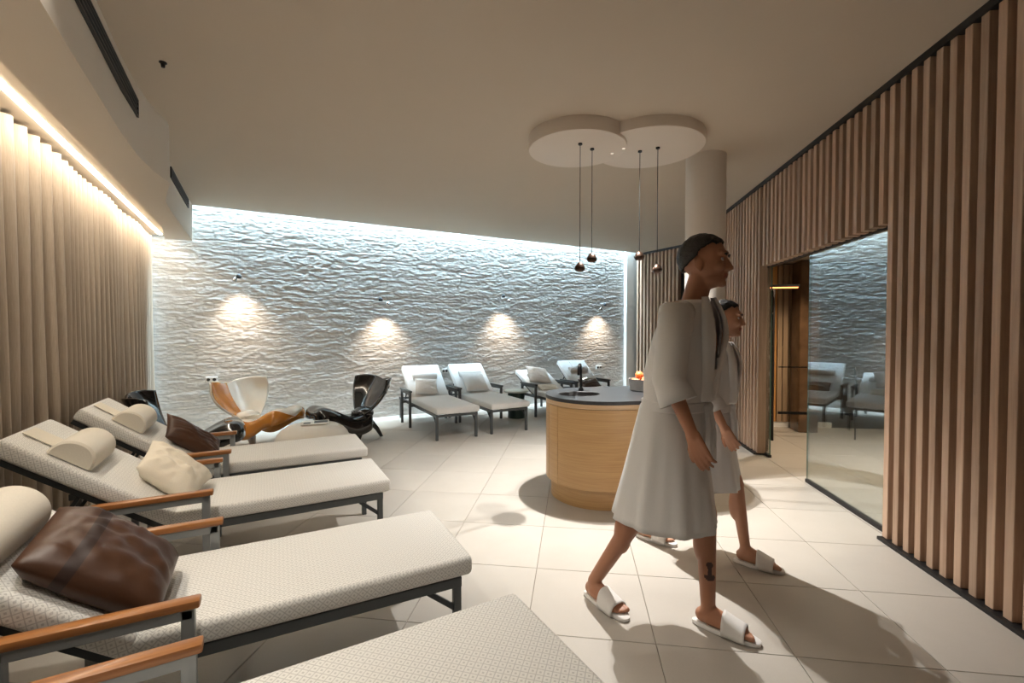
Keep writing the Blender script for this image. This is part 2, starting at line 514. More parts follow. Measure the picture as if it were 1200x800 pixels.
# stone wall: real relief, ledges and chipped faces
def lattice(nx, nz, fx, fz, seed):
    rs = np.random.RandomState(seed)
    gx, gz = int(fx) + 3, int(fz) + 3
    Gd = rs.rand(gx, gz)
    x = np.linspace(0, fx, nx); zz = np.linspace(0, fz, nz)
    xi = x.astype(int); zi = zz.astype(int)
    fxx = x - xi; fzz = zz - zi
    fxx = fxx * fxx * (3 - 2 * fxx); fzz = fzz * fzz * (3 - 2 * fzz)
    a = Gd[np.ix_(xi, zi)]; b_ = Gd[np.ix_(xi + 1, zi)]; c = Gd[np.ix_(xi, zi + 1)]; d_ = Gd[np.ix_(xi + 1, zi + 1)]
    fx_ = fxx[:, None]; fz_ = fzz[None, :]
    return (a * (1 - fx_) + b_ * fx_) * (1 - fz_) + (c * (1 - fx_) + d_ * fx_) * fz_
NX, NZ = 660, 560
S0, S1, Z1 = -3.2, 5.42, 4.33
L = S1 - S0
def ridge(fx, fz, seed): return 1 - np.abs(2 * lattice(NX, NZ, fx, fz, seed) - 1)
hgt = .010 * lattice(NX, NZ, L * 1.1, 26, 1) + .010 * lattice(NX, NZ, L * 3.0, 66, 2) \
    + .016 * lattice(NX, NZ, L * 9, 130, 3) + .020 * lattice(NX, NZ, L * 24, 230, 4)
hgt -= .022 * np.clip((ridge(L * 3.5, 60, 5) - .86) / .14, 0, 1) * lattice(NX, NZ, L * 2, 12, 6)
hgt -= .014 * np.clip((ridge(L * 9, 120, 7) - .84) / .16, 0, 1)
zs = np.linspace(0, Z1, NZ); xs = np.linspace(S0, S1, NX)
rs = np.random.RandomState(9)
for k in range(18):                               # irregular horizontal ledges
    z0 = .12 + k * .235 + rs.uniform(-.05, .05)
    wob = .035 * (lattice(NX, 2, L * .7, 1, 20 + k)[:, 0] - .5) + .012 * (lattice(NX, 2, L * 5, 1, 40 + k)[:, 0] - .5)
    stren = np.clip(lattice(NX, 2, L * .9, 1, 60 + k)[:, 0] * 2.0 - .6, 0, 1)
    dz = zs[None, :] - (z0 + wob)[:, None]
    hgt -= .016 * stren[:, None] * np.exp(-(dz / .009) ** 2)
co = np.empty((NX, NZ, 3))
off = hgt * .31 - .004
for i in range(3):
    co[:, :, i] = A[i] + D[i] * xs[:, None] - NN[i] * off
co[:, :, 2] = zs[None, :]
idx = np.arange(NX * NZ).reshape(NX, NZ)
fc = np.stack([idx[:-1, :-1], idx[1:, :-1], idx[1:, 1:], idx[:-1, 1:]], -1).reshape(-1, 4)
me = bpy.data.meshes.new('wall_back')
me.vertices.add(NX * NZ); me.vertices.foreach_set('co', co.reshape(-1))
me.loops.add(fc.size); me.loops.foreach_set('vertex_index', fc.reshape(-1))
me.polygons.add(len(fc)); me.polygons.foreach_set('loop_start', np.arange(0, fc.size, 4)); me.polygons.foreach_set('loop_total', np.full(len(fc), 4))
me.update(); me.validate()
tag(link_mesh('wall_back', me, M['stone'], smooth='all'), 'rough grey split stone feature wall with horizontal ledges', kind='structure')
bm = BM(); add_box(bm, wl(1.1, -.13, 2.18), (8.9, .2, 4.4), Matrix.Rotation(ANG, 3, 'Z'))
tag(mesh_obj('trim_2', bm, M['darkwall']), 'masonry core behind the stone wall', kind='structure')

# white pier at the right end of the stone wall, white strip at its left end
bm = BM()
p0, p1 = wl(5.40, .10), wl(5.80, .02)
add_box(bm, wl(5.62, -.02, 2.18), (.40, .22, 4.36), Matrix.Rotation(ANG, 3, 'Z'), .004)
tag(mesh_obj('trim_3', bm, M['white']), 'white plaster pier between stone wall and slat wall', kind='structure')
bm = BM(); add_box(bm, wl(-2.97, .07, 1.33), (.035, .14, 2.66), Matrix.Rotation(ANG, 3, 'Z'), .003)
tag(mesh_obj('trim_4', bm, M['white']), 'narrow white upright strip at left end of stone wall', kind='structure')

# slat walls: one object per slat
bm = BM()
SL_D = .09
for y0, y1, z0 in ((-1.2, 3.44, 0), (5.82, 9.5, 0), (3.44, 5.82, 2.20)):
    add_box(bm, (XR + SL_D + .05, (y0 + y1) / 2, (z0 + CZ) / 2), (.10, y1 - y0, CZ - z0))
wall_r = tag(mesh_obj('wall_right', bm, M['slatback']), 'black wall behind vertical oak slats on the right', kind='structure')
def slat_mesh(w, d, z0, z1):
    b = BM(); add_box(b, (0, 0, (z0 + z1) / 2), (d, w, z1 - z0), None, .0025, 1)
    m_ = bpy.data.meshes.new('slat'); b.to_mesh(m_); b.free(); m_.materials.append(M['slat']); return m_
s_full = slat_mesh(.05, SL_D, .022, CZ - .045)
s_lint = slat_mesh(.05, SL_D, 2.185, CZ - .045)
k = 0
y = 3.456 - .025
ys = [3.431 - .1 * i for i in range(46)]
for yy in ys:
    link_mesh('slat', s_full, None, wall_r, loc=(XR + SL_D / 2, yy, 0))
for i in range(1, 22):
    yy = 3.431 + .1 * i
    link_mesh('slat', s_lint, None, wall_r, loc=(XR + SL_D / 2, yy, 0))
for i in range(22, 60):
    yy = 3.431 + .1 * i + .03
    if yy > 9.30: break
    link_mesh('slat', s_full, None, wall_r, loc=(XR + SL_D / 2, yy, 0))
# the return wall from the pier to the corner behind the column
R0, R1 = V(1.36, 10.40, 0), V(2.10, 9.38, 0)
rd = (R1 - R0).normalized(); rn = V(rd.y, -rd.x, 0) * -1
if rn.y > 0: rn = -rn
ra = math.atan2(rd.y, rd.x)
bm = BM(); add_box(bm, (R0 + R1) / 2 - rn * .14 + V(0, 0, CZ / 2), (1.30, .10, CZ), Matrix.Rotation(ra, 3, 'Z'))
wall_f = tag(mesh_obj('wall_far', bm, M['slatback']), 'black wall behind pale slats at the far right end', kind='structure')
s_ret = slat_mesh(.05, SL_D, .022, CZ - .045)
for i in range(12):
    p = R0 + rd * (.03 + .1 * i) - rn * (SL_D / 2)
    o = link_mesh('slat', s_ret, None, wall_f, loc=p); o.rotation_euler = (0, 0, ra + PI / 2)
bm = BM()
add_box(bm, (XR + .05, 1.13, .011), (.16, 4.66, .022)); add_box(bm, (XR + .05, 7.55, .011), (.16, 3.8, .022))
tag(mesh_obj('baseboard_right', bm, M['black']), 'black floor profile under the oak slats', kind='structure')
bm = BM()
add_box(bm, (XR + .05, 4.2, CZ - .022), (.12, 10.6, .044))
add_box(bm, (R0 + R1) / 2 - rn * .05 + V(0, 0, CZ - .022), (1.28, .12, .044), Matrix.Rotation(ra, 3, 'Z'))
tag(mesh_obj('trim_5', bm, M['black']), 'black shadow gap between slats and ceiling', kind='structure')
bm = BM(); add_box(bm, (XR + .11, 4.55, 2.19), (.05, 2.2, .03))
tag(mesh_obj('trim_6', bm, M['black']), 'black head rail above the glass opening', kind='structure')

# glazing of the opening
def pane(name, y0, y1, label):
    b = BM(); add_box(b, (0, 0, 1.10), (.012, y1 - y0, 2.14), None, .001, 1)
    o = mesh_obj(name, b, M['glass'], loc=(XR + .095, (y0 + y1) / 2, 0)); tag(o, label, kind='structure')
    b = BM(); add_box(b, (0, 0, .016), (.035, y1 - y0, .032)); mesh_obj('floor_track', b, M['black'], o)
    b = BM(); add_box(b, (0, (y1 - y0) / 2 - .001, 1.1), (.0125, .004, 2.14)); add_box(b, (0, -(y1 - y0) / 2 + .001, 1.1), (.0125, .004, 2.14))
    mesh_obj('glass_edge', b, M['glass_edge'], o)
    return o
pane('window_1', 3.30, 4.69, 'large fixed glass pane reflecting the room beside the slats')
pane('window_2', 5.53, 5.76, 'narrow glass side pane at far edge of the opening')

# left side: soffit with curved face, cove and curtain
so = [(-1.0, .25), (-2.01, 1.53), (-2.24, 1.82), (-2.46, 2.10), (-2.76, 2.48), (-3.00, 2.81), (-3.17, 3.09), (-3.275, 3.32),
      (-3.33, 3.40), (-3.56, 3.60), (-3.80, 3.83), (-4.02, 4.10), (-4.59, 4.86), (-5.10, 5.545)]
inner0 = CP + UN * .25
i1 = inner0 + U * 3.02; i0 = inner0 - U * 2.9
endp = V(-5.10, 5.545, 0); back = endp - D * .30
poly = so + [(back.x, back.y), (i1.x, i1.y), (i0.x, i0.y)]
SZ = 2.66
bm = BM(); add_prism(bm, poly, SZ, CZ + .02)
soff = tag(mesh_obj('trim_7', bm, M['soffit'], smooth=True), 'dropped beige soffit with a curved face along the curtain', kind='structure')
def quadbox(a, b, z0, z1, depth, n):          # a box along a->b, sunk along -n
    bmq = BM(); x = (b - a); ang = math.atan2(x.y, x.x)
    add_box(bmq, (a + b) / 2 - n * (depth / 2) + V(0, 0, (z0 + z1) / 2), (x.length, depth, z1 - z0), Matrix.Rotation(ang, 3, 'Z'))
    return bmq
def vent(name, a, b, z0, z1, label):
    x = (b - a).normalized(); n = V(x.y, -x.x, 0)
    if n.x < 0: n = -n
    ang = math.atan2(x.y, x.x); Lh = (b - a).length
    r = empty(name, (a + b) / 2 + V(0, 0, (z0 + z1) / 2), ang, label, 'vent', 'linear vents in the soffit')
    sgn = 1 if (Matrix.Rotation(ang, 3, 'Z') @ V(0, 1, 0)).dot(n) > 0 else -1
    hz = z1 - z0
    q = BM(); add_box(q, (0, -sgn * .02, 0), (Lh, .05, hz)); mesh_obj('backing', q, M['hole'], r)
    q = BM()
    for zz in (-hz / 2, hz / 2): add_box(q, (0, sgn * .008, zz), (Lh + .012, .014, .010))
    for xx in (-Lh / 2, Lh / 2): add_box(q, (xx, sgn * .008, 0), (.010, .014, hz))
    mesh_obj('frame', q, M['vent'], r)
    for t in (-.22, .08, .34):
        q = BM(); add_box(q, (0, sgn * .008, 0), (Lh, .012, .007)); o = mesh_obj('louvre', q, M['steel_dark'], r, loc=(0, 0, t * hz))
def onseg(p, q, t): return V(p[0] + (q[0] - p[0]) * t, p[1] + (q[1] - p[1]) * t, 0)
vent('linear_vent', V(-2.09, 1.630, 0), V(-2.99, 2.795, 0), 2.92, 3.03, 'long black slot vent in the soffit nearer to the camera')
vent('linear_vent', V(-4.05, 4.135, 0), V(-4.83, 5.18, 0), 3.00, 3.10, 'short black slot vent in the soffit near the stone wall')
# cove ceiling, led strip, curtain wall
bm = BM()
ca, cb = CP - U * 2.9 + UN * .06, CP + U * 4.1 + UN * .06
add_box(bm, (ca + cb) / 2 + V(0, 0, 2.76), ((cb - ca).length, .46, .04), Matrix.Rotation(math.atan2(U.y, U.x), 3, 'Z'))
tag(mesh_obj('trim_8', bm, M['soffit']), 'recessed cove above the curtain', kind='structure')
bm = BM()
add_box(bm, (ca + cb) / 2 - UN * .34 + V(0, 0, 1.6), ((cb - ca).length, .1, 3.2), Matrix.Rotation(math.atan2(U.y, U.x), 3, 'Z'))
tag(mesh_obj('wall_left', bm, M['soffit']), 'plain wall behind the curtain', kind='structure')
bm = BM()
la, lb = CP - U * 2.8 + UN * .085, CP + U * 3.98 + UN * .085
add_box(bm, (la + lb) / 2 + V(0, 0, 2.7385), ((lb - la).length, .04, .005), Matrix.Rotation(math.atan2(U.y, U.x), 3, 'Z'))
tag(mesh_obj('cove_light', bm, emit('cove_led', (1.0, .885, .72), P_COVE)), 'long warm white strip light in the cove above the curtain', 'strip light')
bm = BM()
ns, nzc = 1500, 26
rows = []
Lc = 6.75
rsn = random.Random(3)
ph = 0; phs = []
amp = []
for i in range(ns):
    s = i / (ns - 1) * Lc
    ph += Lc / (ns - 1) / .135 * 2 * PI * (1 + .22 * math.sin(s * 3.1 + 1) + .12 * math.sin(s * 8.3))
    phs.append(ph); amp.append(.058 * (1 + .25 * math.sin(s * 5.3 + 2)))
for j in range(nzc):
    z = .012 + (2.712 - .012) * j / (nzc - 1)
    t = j / (nzc - 1)
    row = []
    for i in range(ns):
        s = i / (ns - 1) * Lc
        w = math.sin(phs[i] + .25 * math.sin(s * 2.2) * (1 - t))
        w = math.copysign(abs(w) ** .7, w)
        o = w * amp[i] * (.9 + .25 * (1 - t)) + .012 * math.sin(s * 9 + 4 * (1 - t)) * (1 - t)
        row.append(bm.verts.new(CP - U * 2.75 + U * s + UN * (o - .045) + V(0, 0, z)))
    rows.append(row)
for j in range(nzc - 1):
    for i in range(ns - 1):
        bm.faces.new((rows[j][i], rows[j][i + 1], rows[j + 1][i + 1], rows[j + 1][i]))
tag(mesh_obj('curtain', bm, M['curtain'], smooth='all'), 'floor length pleated beige linen curtain along the left wall', 'curtain')

# rear wall behind the camera is left open to the rest of the spa; column
bm = BM(); add_lathe(bm, [(0, 0), (.185, 0), (.185, CZ + .01), (0, CZ + .01)], (1.27, 4.72, 0), 64)
tag(mesh_obj('trim_9', bm, M['column'], smooth=True), 'round plastered column beside the counter', kind='structure')

# ceiling discs
def disc(x, y, r, z, label):
    b = BM(); add_lathe(b, [(0, z), (r - .012, z), (r - .003, z + .003), (r, z + .012), (r, CZ + .005)], (0, 0, 0), 96)
    tag(mesh_obj('ceiling_disc', b, M['disc'], smooth=True, loc=(x, y, 0)), label, 'ceiling disc')
disc(.02, 4.09, .425, 3.03, 'round plaster ceiling disc on the left with two pendants')
disc(.645, 4.22, .475, 3.055, 'larger round plaster ceiling disc tucked against the column')
# smoke detector
bm = BM(); add_lathe(bm, [(0, -.032), (.010, -.032), (.013, -.012), (.022, -.005), (.022, 0), (0, 0)], seg=20)
tag(mesh_obj('sprinkler', bm, M['black_metal'], smooth=True, loc=(-2.585, 2.603, CZ)), 'small dark sprinkler head on the ceiling near the soffit', 'sprinkler')

# ------------------------------------------------------------------ lamps
def spot(loc, target, power, col, size, blend, rad=.02):
    l = bpy.data.lights.new('spot', 'SPOT'); l.energy = power; l.color = col; l.spot_size = math.radians(size); l.spot_blend = blend; l.shadow_soft_size = rad
    o = bpy.data.objects.new('lamp_light', l); C.objects.link(o); o.location = loc
    o.rotation_euler = (Vector(target) - Vector(loc)).to_track_quat('-Z', 'Y').to_euler()
    return o
for x, y, zc, zl, lab in ((.045, 3.939, 3.03, 1.985, 'dark bronze pendant lamp hanging lowest on the left above the sink'),
                      (.149, 4.063, 3.03, 2.08, 'dark bronze pendant lamp second from left above the counter'),
                      (.577, 4.237, 3.055, 2.115, 'dark bronze pendant lamp third from left in front of the pale slats'),
                      (.722, 4.179, 3.055, 1.99, 'dark bronze pendant lamp rightmost and nearest to the column')):
    r = empty('pendant_lamp', (x, y, zl), 0, lab, 'pendant lamp', 'pendants above the counter')
    b = BM(); add_lathe(b, [(.010, .045), (.018, .04), (.034, .022), (.044, 0), (.045, -.012), (.038, -.026), (.028, -.032), (.026, -.028), (.034, -.014), (.034, 0), (.012, .03)], seg=28)
    mesh_obj('shade', b, M['bronze'], r, True)
    b = BM(); add_tube(b, [(0, 0, .04), (0, 0, zc - zl)], .0028, 8); mesh_obj('cord', b, M['cord'], r)
    b = BM(); add_lathe(b, [(0, zc - zl - .012), (.018, zc - zl - .012), (.018, zc - zl), (0, zc - zl)], seg=16); mesh_obj('canopy', b, M['black_metal'], r, True)
    b = BM(); add_lathe(b, [(0, -.018), (.018, -.016), (.02, -.01), (0, -.01)], seg=16); mesh_obj('bulb', b, emit('pendant_bulb', NEUT, 8), r)
    spot((x, y, zl - .024), (x, y, 0), P_PENDANT, NEUT, 120, .5, .012)
for x, y, z, lab in ((.33, 4.20, 3.03, 'tiny recessed spot in the left ceiling disc'), (.42, 4.10, 3.03, 'second tiny recessed spot between the ceiling pendants')):
    b = BM(); add_lathe(b, [(.014, 0), (.019, -.003), (.019, 0)], seg=20); r = tag(mesh_obj('recessed_spot', b, M['disc'], loc=(x, y, z)), lab, 'recessed spot')
    b = BM(); add_lathe(b, [(0, -.001), (.014, -.001), (.014, 0), (0, 0)], seg=20); mesh_obj('lens', b, emit('spot_lens', NEUT, 1.2), r)
    spot((x, y, z - .006), (x, y, 0), P_DISC * (.75 if x < .4 else .25), (1, .965, .92), 104, 1.0, .012)
WP = [(-4.743, 5.862, 2.164), (-4.701, 5.893, 2.215), (-3.109, 7.05, 1.954), (-3.021, 7.114, 1.888), (-1.301, 8.364, 2.09), (-1.214, 8.427, 1.999), (0.545, 9.705, 1.906), (0.637, 9.771, 1.998)]
WL = ['lower of the two small chrome spots at the left end of the stone wall', 'upper of the two small chrome spots at the left end of the stone wall',
      'upper of the two small chrome spots above the black chair', 'lower of the two small chrome spots above the black chair',
      'upper of the two small chrome spots above the second lounger', 'lower of the two small chrome spots above the second lounger',
      'lower of the two small chrome spots at the right end of the stone wall', 'upper of the two small chrome spots at the right end of the stone wall']
for i, (x, y, zl) in enumerate(WP):
    r = empty('wall_pendant', (x, y, zl), ANG, WL[i], 'pendant spot', 'pendant spots along the stone wall')
    b = BM(); add_lathe(b, [(0, .04), (.010, .038), (.026, .022), (.034, 0), (.031, -.017), (.024, -.024), (.022, -.016), (.024, 0), (0, .016)], seg=20)
    mesh_obj('shade', b, M['chrome'] if i in (0, 3, 5, 6) else M['steel_dark'], r, True)
    b = BM(); add_tube(b, [(0, 0, .045), (0, 0, 3.60 - zl)], .0016, 6); mesh_obj('cord', b, M['steel'], r)
    if i % 2 == 0:
        x2, y2, z2 = WP[i + 1]
        mx, my, mz = (x + x2) / 2, (y + y2) / 2, min(zl, z2) - .03
        for q_, (px_, py_, pz_) in enumerate((WP[i], WP[i + 1])):
            if q_:
                spot((px_, py_, pz_ - .026), (px_ + NN.x * .24, py_ + NN.y * .24, .1), P_WALLSPOT * 3.2, (1.0, .80, .61), 96, 1.0, .015)
                continue
            spot((px_, py_, pz_ - .026), (px_ + NN.x * .27, py_ + NN.y * .27, pz_ - 1.35), P_WALLSPOT, (1.0, .80, .61), 76, 1.0, .015)
# added fill lamps out of view, brightening the loungers and foreground
for i, (x, y, lab) in enumerate(((-1.75, 1.25, 'added fill lamp out of view above the patterned loungers'), (-.45, .55, 'added fill lamp out of view above the camera'),
                             (1.3, -.4, 'added fill lamp out of view behind the camera on the right'))):
    b = BM(); add_lathe(b, [(.05, 0), (.06, -.004), (.06, 0)], seg=24); r = tag(mesh_obj('fill_lamp', b, M['white'], loc=(x, y, CZ)), lab, 'fill_lamp')
    b = BM(); add_lathe(b, [(0, -.001), (.05, -.001), (.05, 0), (0, 0)], seg=24); mesh_obj('lens', b, emit('fill_lens', WARM, 6), r)
    spot((x, y, CZ - .02), (x - .1, y + .25, 0), P_FILL * (1, .6, .08)[i], (1, .93, .83), (104, 84, 100)[i], .9, .06)

# ------------------------------------------------------------------ sun loungers
LW, LT, LZ, LH = .62, .085, .435, 1.22         # width, mattress, top, hinge
def mattress(name, l, parent, mat):
    b = BM(); add_box(b, (0, 0, 0), (l, LW, LT), None, .022, 3)
    me = bpy.data.meshes.new(name); bmesh.ops.recalc_face_normals(b, faces=b.faces)
    for v in b.verts:                            # soft crown
        if v.co.z > 0: v.co.z += .012 * max(0, 1 - (2 * v.co.x / l) ** 4) * max(0, 1 - (2 * v.co.y / LW) ** 2)
    b.to_mesh(me); b.free(); box_uv(me); me.shade_smooth()
    o = link_mesh(name, me, mat, parent); return o
def make_lounger(name, beta, bl, mat, bolster_mat, arm_mat, roll_y=0.0, roll=1.0, metal='steel'):
    """local frame: x from the foot end to the head, y across, origin under the middle of the foot edge"""
    r = empty(name)
    zf = LZ - LT
    o = mattress('seat_mattress', LH, r, mat); o.location = (LH / 2, 0, LZ - LT / 2)
    cb, sb = math.cos(beta), math.sin(beta)
    def Bk(s, y_, t): return V(LH + s * cb - t * sb, y_, zf + s * sb + t * cb)
    o = mattress('back_mattress', bl, r, mat); o.location = Bk(bl / 2 + .012, 0, LT / 2); o.rotation_euler = (0, -beta, 0)
    b = BM()                                       # frame: two side rails and cross rails
    for s in (-1, 1):
        add_bar(b, (.05, s * .285, zf - .024), (1.95, s * .285, zf - .024), .028, .044, bevel=.003)
    for x_ in (.06, .62, 1.20, 1.93): add_bar(b, (x_, -.28, zf - .028), (x_, .28, zf - .028), .026, .032)
    mesh_obj('frame', b, M['steel_mid'], r)
    b = BM()
    for s in (-1, 1): add_bar(b, Bk(.0, s * .27, -.018), Bk(bl, s * .27, -.018), .026, .03, bevel=.003)
    for q in (.02, bl * .5, bl - .02): add_bar(b, Bk(q, -.27, -.018), Bk(q, .27, -.018), .022, .024)
    mesh_obj('back_frame', b, M['steel_dark'], r)
    for s in (-1, 1):
        b = BM(); p = Bk(.45, s * .24, -.03); add_bar(b, p, (LH + .55, s * .24, zf - .03), .014, .018); mesh_obj('back_strut', b, M['steel_dark'], r)
        b = BM(); add_bar(b, (.068, s * .28, 0), (.068, s * .28, zf - .04), .034, .034, bevel=.003)
        mesh_obj('leg', b, M['steel_mid'], r)
        b = BM(); add_bar(b, (.07, s * .28, zf - .15), (.20, s * .28, zf - .045), .014, .022); mesh_obj('leg_brace', b, M['steel_dark'], r)
        b = BM(); add_bar(b, (1.90, s * .28, 0), (1.90, s * .28, zf - .04), .034, .034, bevel=.003); mesh_obj('leg', b, M['steel_mid'], r)
        # arm: metal loop with a timber top
        b = BM(); y_ = s * .365
        add_bar(b, (1.045, y_, 0), (1.045, y_, .525), .034, .038, bevel=.003)
        add_bar(b, (1.50, y_, 0), (1.50, y_, .525), .034, .038, bevel=.003)
        add_bar(b, (1.03, y_, .507), (1.515, y_, .507), .034, .034, bevel=.003)
        for x_ in (1.045, 1.50): add_bar(b, (x_, s * .29, zf - .024), (x_, s * .36, zf - .024), .026, .03)
        ar = mesh_obj('arm_frame', b, M[metal], r)
        b = BM(); add_box(b, (1.275, y_, .539), (.53, .052, .028), None, .007, 2); mesh_obj('arm_top', b, arm_mat, ar, smooth=True)
    # head roll with the strap that holds it
    b = BM(); n = 22; hw = .20; prof = []
    for k in range(n + 1):
        a = PI * k / n; prof.append((.105 * roll * math.cos(a), .105 * roll * math.sin(a) ** .85 if math.sin(a) > 0 else 0))
    rings = []
    for yy, sc in ((-hw, .90), (-hw + .012, 1), (hw - .012, 1), (hw, .90)):
        rings.append([b.verts.new((u * sc, yy, w * sc + .002)) for u, w in prof])
    for i in range(3):
        for k in range(n): b.faces.new((rings[i][k], rings[i][k + 1], rings[i + 1][k + 1], rings[i + 1][k]))
        b.faces.new((rings[i][0], rings[i + 1][0], rings[i + 1][n], rings[i][n]))
    b.faces.new(rings[0]); b.faces.new(rings[3][::-1])
    hr = mesh_obj('head_roll', b, bolster_mat, r, True); hr.location = Bk(bl - .27, roll_y, LT + .006); hr.rotation_euler = (0, -beta, 0)
    b = BM(); add_box(b, (.16, 0, .003), (.19, .16, .003)); mesh_obj('strap', b, bolster_mat, hr)
    return r
NEAR_B = .67
lg = make_lounger('sun_lounger', .62, .86, M['pattern'], M['linen'], M['teak'], .06)
index_kids()
def put_lounger(src, corner, ang, label, group, first=False):
    """corner: near foot corner of the mattress; ang: heading of the foot end"""
    e = V(-math.cos(ang), -math.sin(ang), 0); v = V(-math.sin(ang), math.cos(ang), 0)
    o = src if first else copy_tree(src)
    o.location = V(corner[0], corner[1], 0) + v * (LW / 2)
    o.rotation_euler = (0, 0, math.atan2(e.y, e.x))
    tag(o, label, 'lounger', group)
    return o
G1 = 'patterned loungers along the curtain'
L3 = put_lounger(lg, (-.446, 1.985), math.radians(35.0), 'patterned lounger with teak arms and the large dark brown cushion', G1, True)
L2 = put_lounger(lg, (-1.235, 2.950), math.radians(36.5), 'patterned lounger with teak arms and the crumpled cream pillow', G1)
L1 = put_lounger(lg, (-1.775, 3.745), math.radians(36.0), 'patterned lounger nearest the stone wall beside the black low chair', G1)
L4 = put_lounger(lg, (.15, 1.25), math.radians(37.5), 'patterned lounger nearest the camera cut by the bottom edge', G1)
lw_ = make_lounger('sun_lounger', .70, .72, M['white_fabric'], M['linen_white'], M['steel_mid'], 0, .55, 'steel_mid')
lw2 = make_lounger('sun_lounger', .44, .72, M['white_fabric'], M['linen_white'], M['steel_mid'], 0, .55, 'steel_mid')
index_kids()
G2 = 'loungers against the stone wall'
def put_far(src, foot, hd, label, first=False):
    o = src if first else copy_tree(src)
    o.location = (foot[0], foot[1], 0); o.rotation_euler = (0, 0, hd); tag(o, label, 'lounger', G2); return o
HD = math.atan2(NN.y, NN.x)
FA = put_far(lw_, (-1.52, 5.90), HD, 'white upright lounger beside the black sculptural chair', True)
FB = put_far(lw_, (-.88, 6.385), HD, 'white upright lounger left of the small round side table')
FC = put_far(lw2, (.27, 7.00), HD, 'white reclined lounger with tilted pillow right of the side table', True)
FD = put_far(lw_, (.95, 7.55), HD, 'white upright lounger with brown cushion behind the counter tap')

# ------------------------------------------------------------------ cushions from four corners
def cushion(name, c00, c10, c11, c01, thick, mat, label, cat='cushion', pinch=.10, wr=.012, seed=0, band=None, n=34, group=None):
    c00, c10, c11, c01 = [Vector(c) for c in (c00, c10, c11, c01)]
    cen = (c00 + c10 + c11 + c01) / 4
    nrm = ((c10 - c00) + (c11 - c01)).cross((c01 - c00) + (c11 - c10)).normalized()
    if nrm.z < 0: nrm = -nrm
    b = BM(); layers = {}
    for side in (1, -1):
        for i in range(n + 1):
            for j in range(n + 1):
                edge = i in (0, n) or j in (0, n)
                if edge and side == -1: layers[(side, i, j)] = layers[(1, i, j)]; continue
                u = i / n; v = j / n
                a = 2 * u - 1; c = 2 * v - 1
                a2 = a * (1 - pinch * (1 - c * c) * a * a); c2 = c * (1 - pinch * (1 - a * a) * c * c)
                uu, vv = (a2 + 1) / 2, (c2 + 1) / 2
                p = c00 * (1 - uu) * (1 - vv) + c10 * uu * (1 - vv) + c11 * uu * vv + c01 * (1 - uu) * vv
                t = max(0, 1 - a ** 4) ** .5 * max(0, 1 - c ** 4) ** .5
                t = t * (.72 + .28 * (1 - a * a) * (1 - c * c))
                w = mnoise.noise(V(a * 1.7 + seed, c * 4.2, side * 3.1)) * wr * 1.6 + mnoise.noise(V(a * 5 + seed, c * 5, side * 1.7)) * wr
                ed = 1 - max(abs(a), abs(c)) ** 6
                layers[(side, i, j)] = b.verts.new(p - cen + nrm * side * (thick / 2 * t + w * min(1, t * 1.5) * ed))
    for side in (1, -1):
        for i in range(n):
            for j in range(n):
                q = [layers[(side, i, j)], layers[(side, i + 1, j)], layers[(side, i + 1, j + 1)], layers[(side, i, j + 1)]]
                f = b.faces.new(q if side == 1 else q[::-1])
                if band and band[0] <= (i + .5) / n <= band[1]: f.material_index = 1
    me = bpy.data.meshes.new(name); b.to_mesh(me); b.free()
    if nrm.dot(Vector(me.polygons[len(me.polygons) // 4].normal)) < 0: me.flip_normals()
    for m_ in (mat if isinstance(mat, list) else [mat]): me.materials.append(m_)
    me.shade_smooth()
    o = link_mesh(name, me, None, None, loc=cen)
    return tag(o, label, cat, group)
def lp(l, x, y, z): return Matrix.Rotation(l.rotation_euler[2], 4, 'Z') @ V(x, y, z) + l.location
def bpnt(beta, s, t): return (LH + s * math.cos(beta) - t * math.sin(beta), LZ - LT + s * math.sin(beta) + t * math.cos(beta))
def quad_on(l, beta, s0, s1, y0, y1, t0, t1, skew=0):
    out = []
    for s, y_, t in ((s0, y0, t0), (s0 + skew, y1, t0), (s1 + skew, y1, t1), (s1, y0, t1)):
        x_, z_ = bpnt(beta, s, t); out.append(lp(l, x_, y_, z_))
    return out
def on(l, beta, *sty):
    """points on a backrest from (distance up the panel, across, above the panel)"""
    out = []
    for s_, y_, t_ in sty:
        x_, z_ = bpnt(beta, s_, t_); out.append(lp(l, x_, -y_, z_))
    return out
cushion('brown_cushion', *on(L3, .62, (.49, .17, .155), (.03, .13, .165), (.01, -.28, .15), (.45, -.27, .145)), .20, [M['brown'], M['brown_dark']], 'large dark brown satin cushion with a darker band on the front patterned lounger', seed=3, wr=.010, band=(.26, .35), pinch=.0)
cushion('cream_pillow', *on(L2, .62, (.36, .15, .25), (-.06, .17, .20), (.0, -.22, .13), (.33, -.10, .15)), .17, M['cream'], 'crumpled cream cotton pillow slumped on the middle patterned lounger', 'pillow', seed=11, wr=.014, pinch=.05)
cushion('brown_cushion', *on(L1, .62, (.46, .02, .23), (.02, .10, .21), (-.06, -.10, .11), (.36, -.17, .12)), .13, [M['brown'], M['brown_dark']], 'brown satin cushion on the patterned lounger next to the stone wall', seed=21, wr=.008, pinch=.05)
cushion('white_pillow', *on(FA, .70, (.02, .12, .13), (.04, -.25, .14), (.36, -.19, .15), (.33, .16, .14)), .12, M['linen_white'], 'pale scatter pillow on the white lounger beside the black chair', 'pillow', seed=31, wr=.005, pinch=.06)
cushion('white_pillow', *on(FB, .70, (.02, .21, .14), (.02, -.21, .14), (.42, -.20, .15), (.42, .20, .15)), .12, M['linen_white'], 'pale square pillow upright on the white lounger left of the side table', 'pillow', seed=41, wr=.005, pinch=.06)
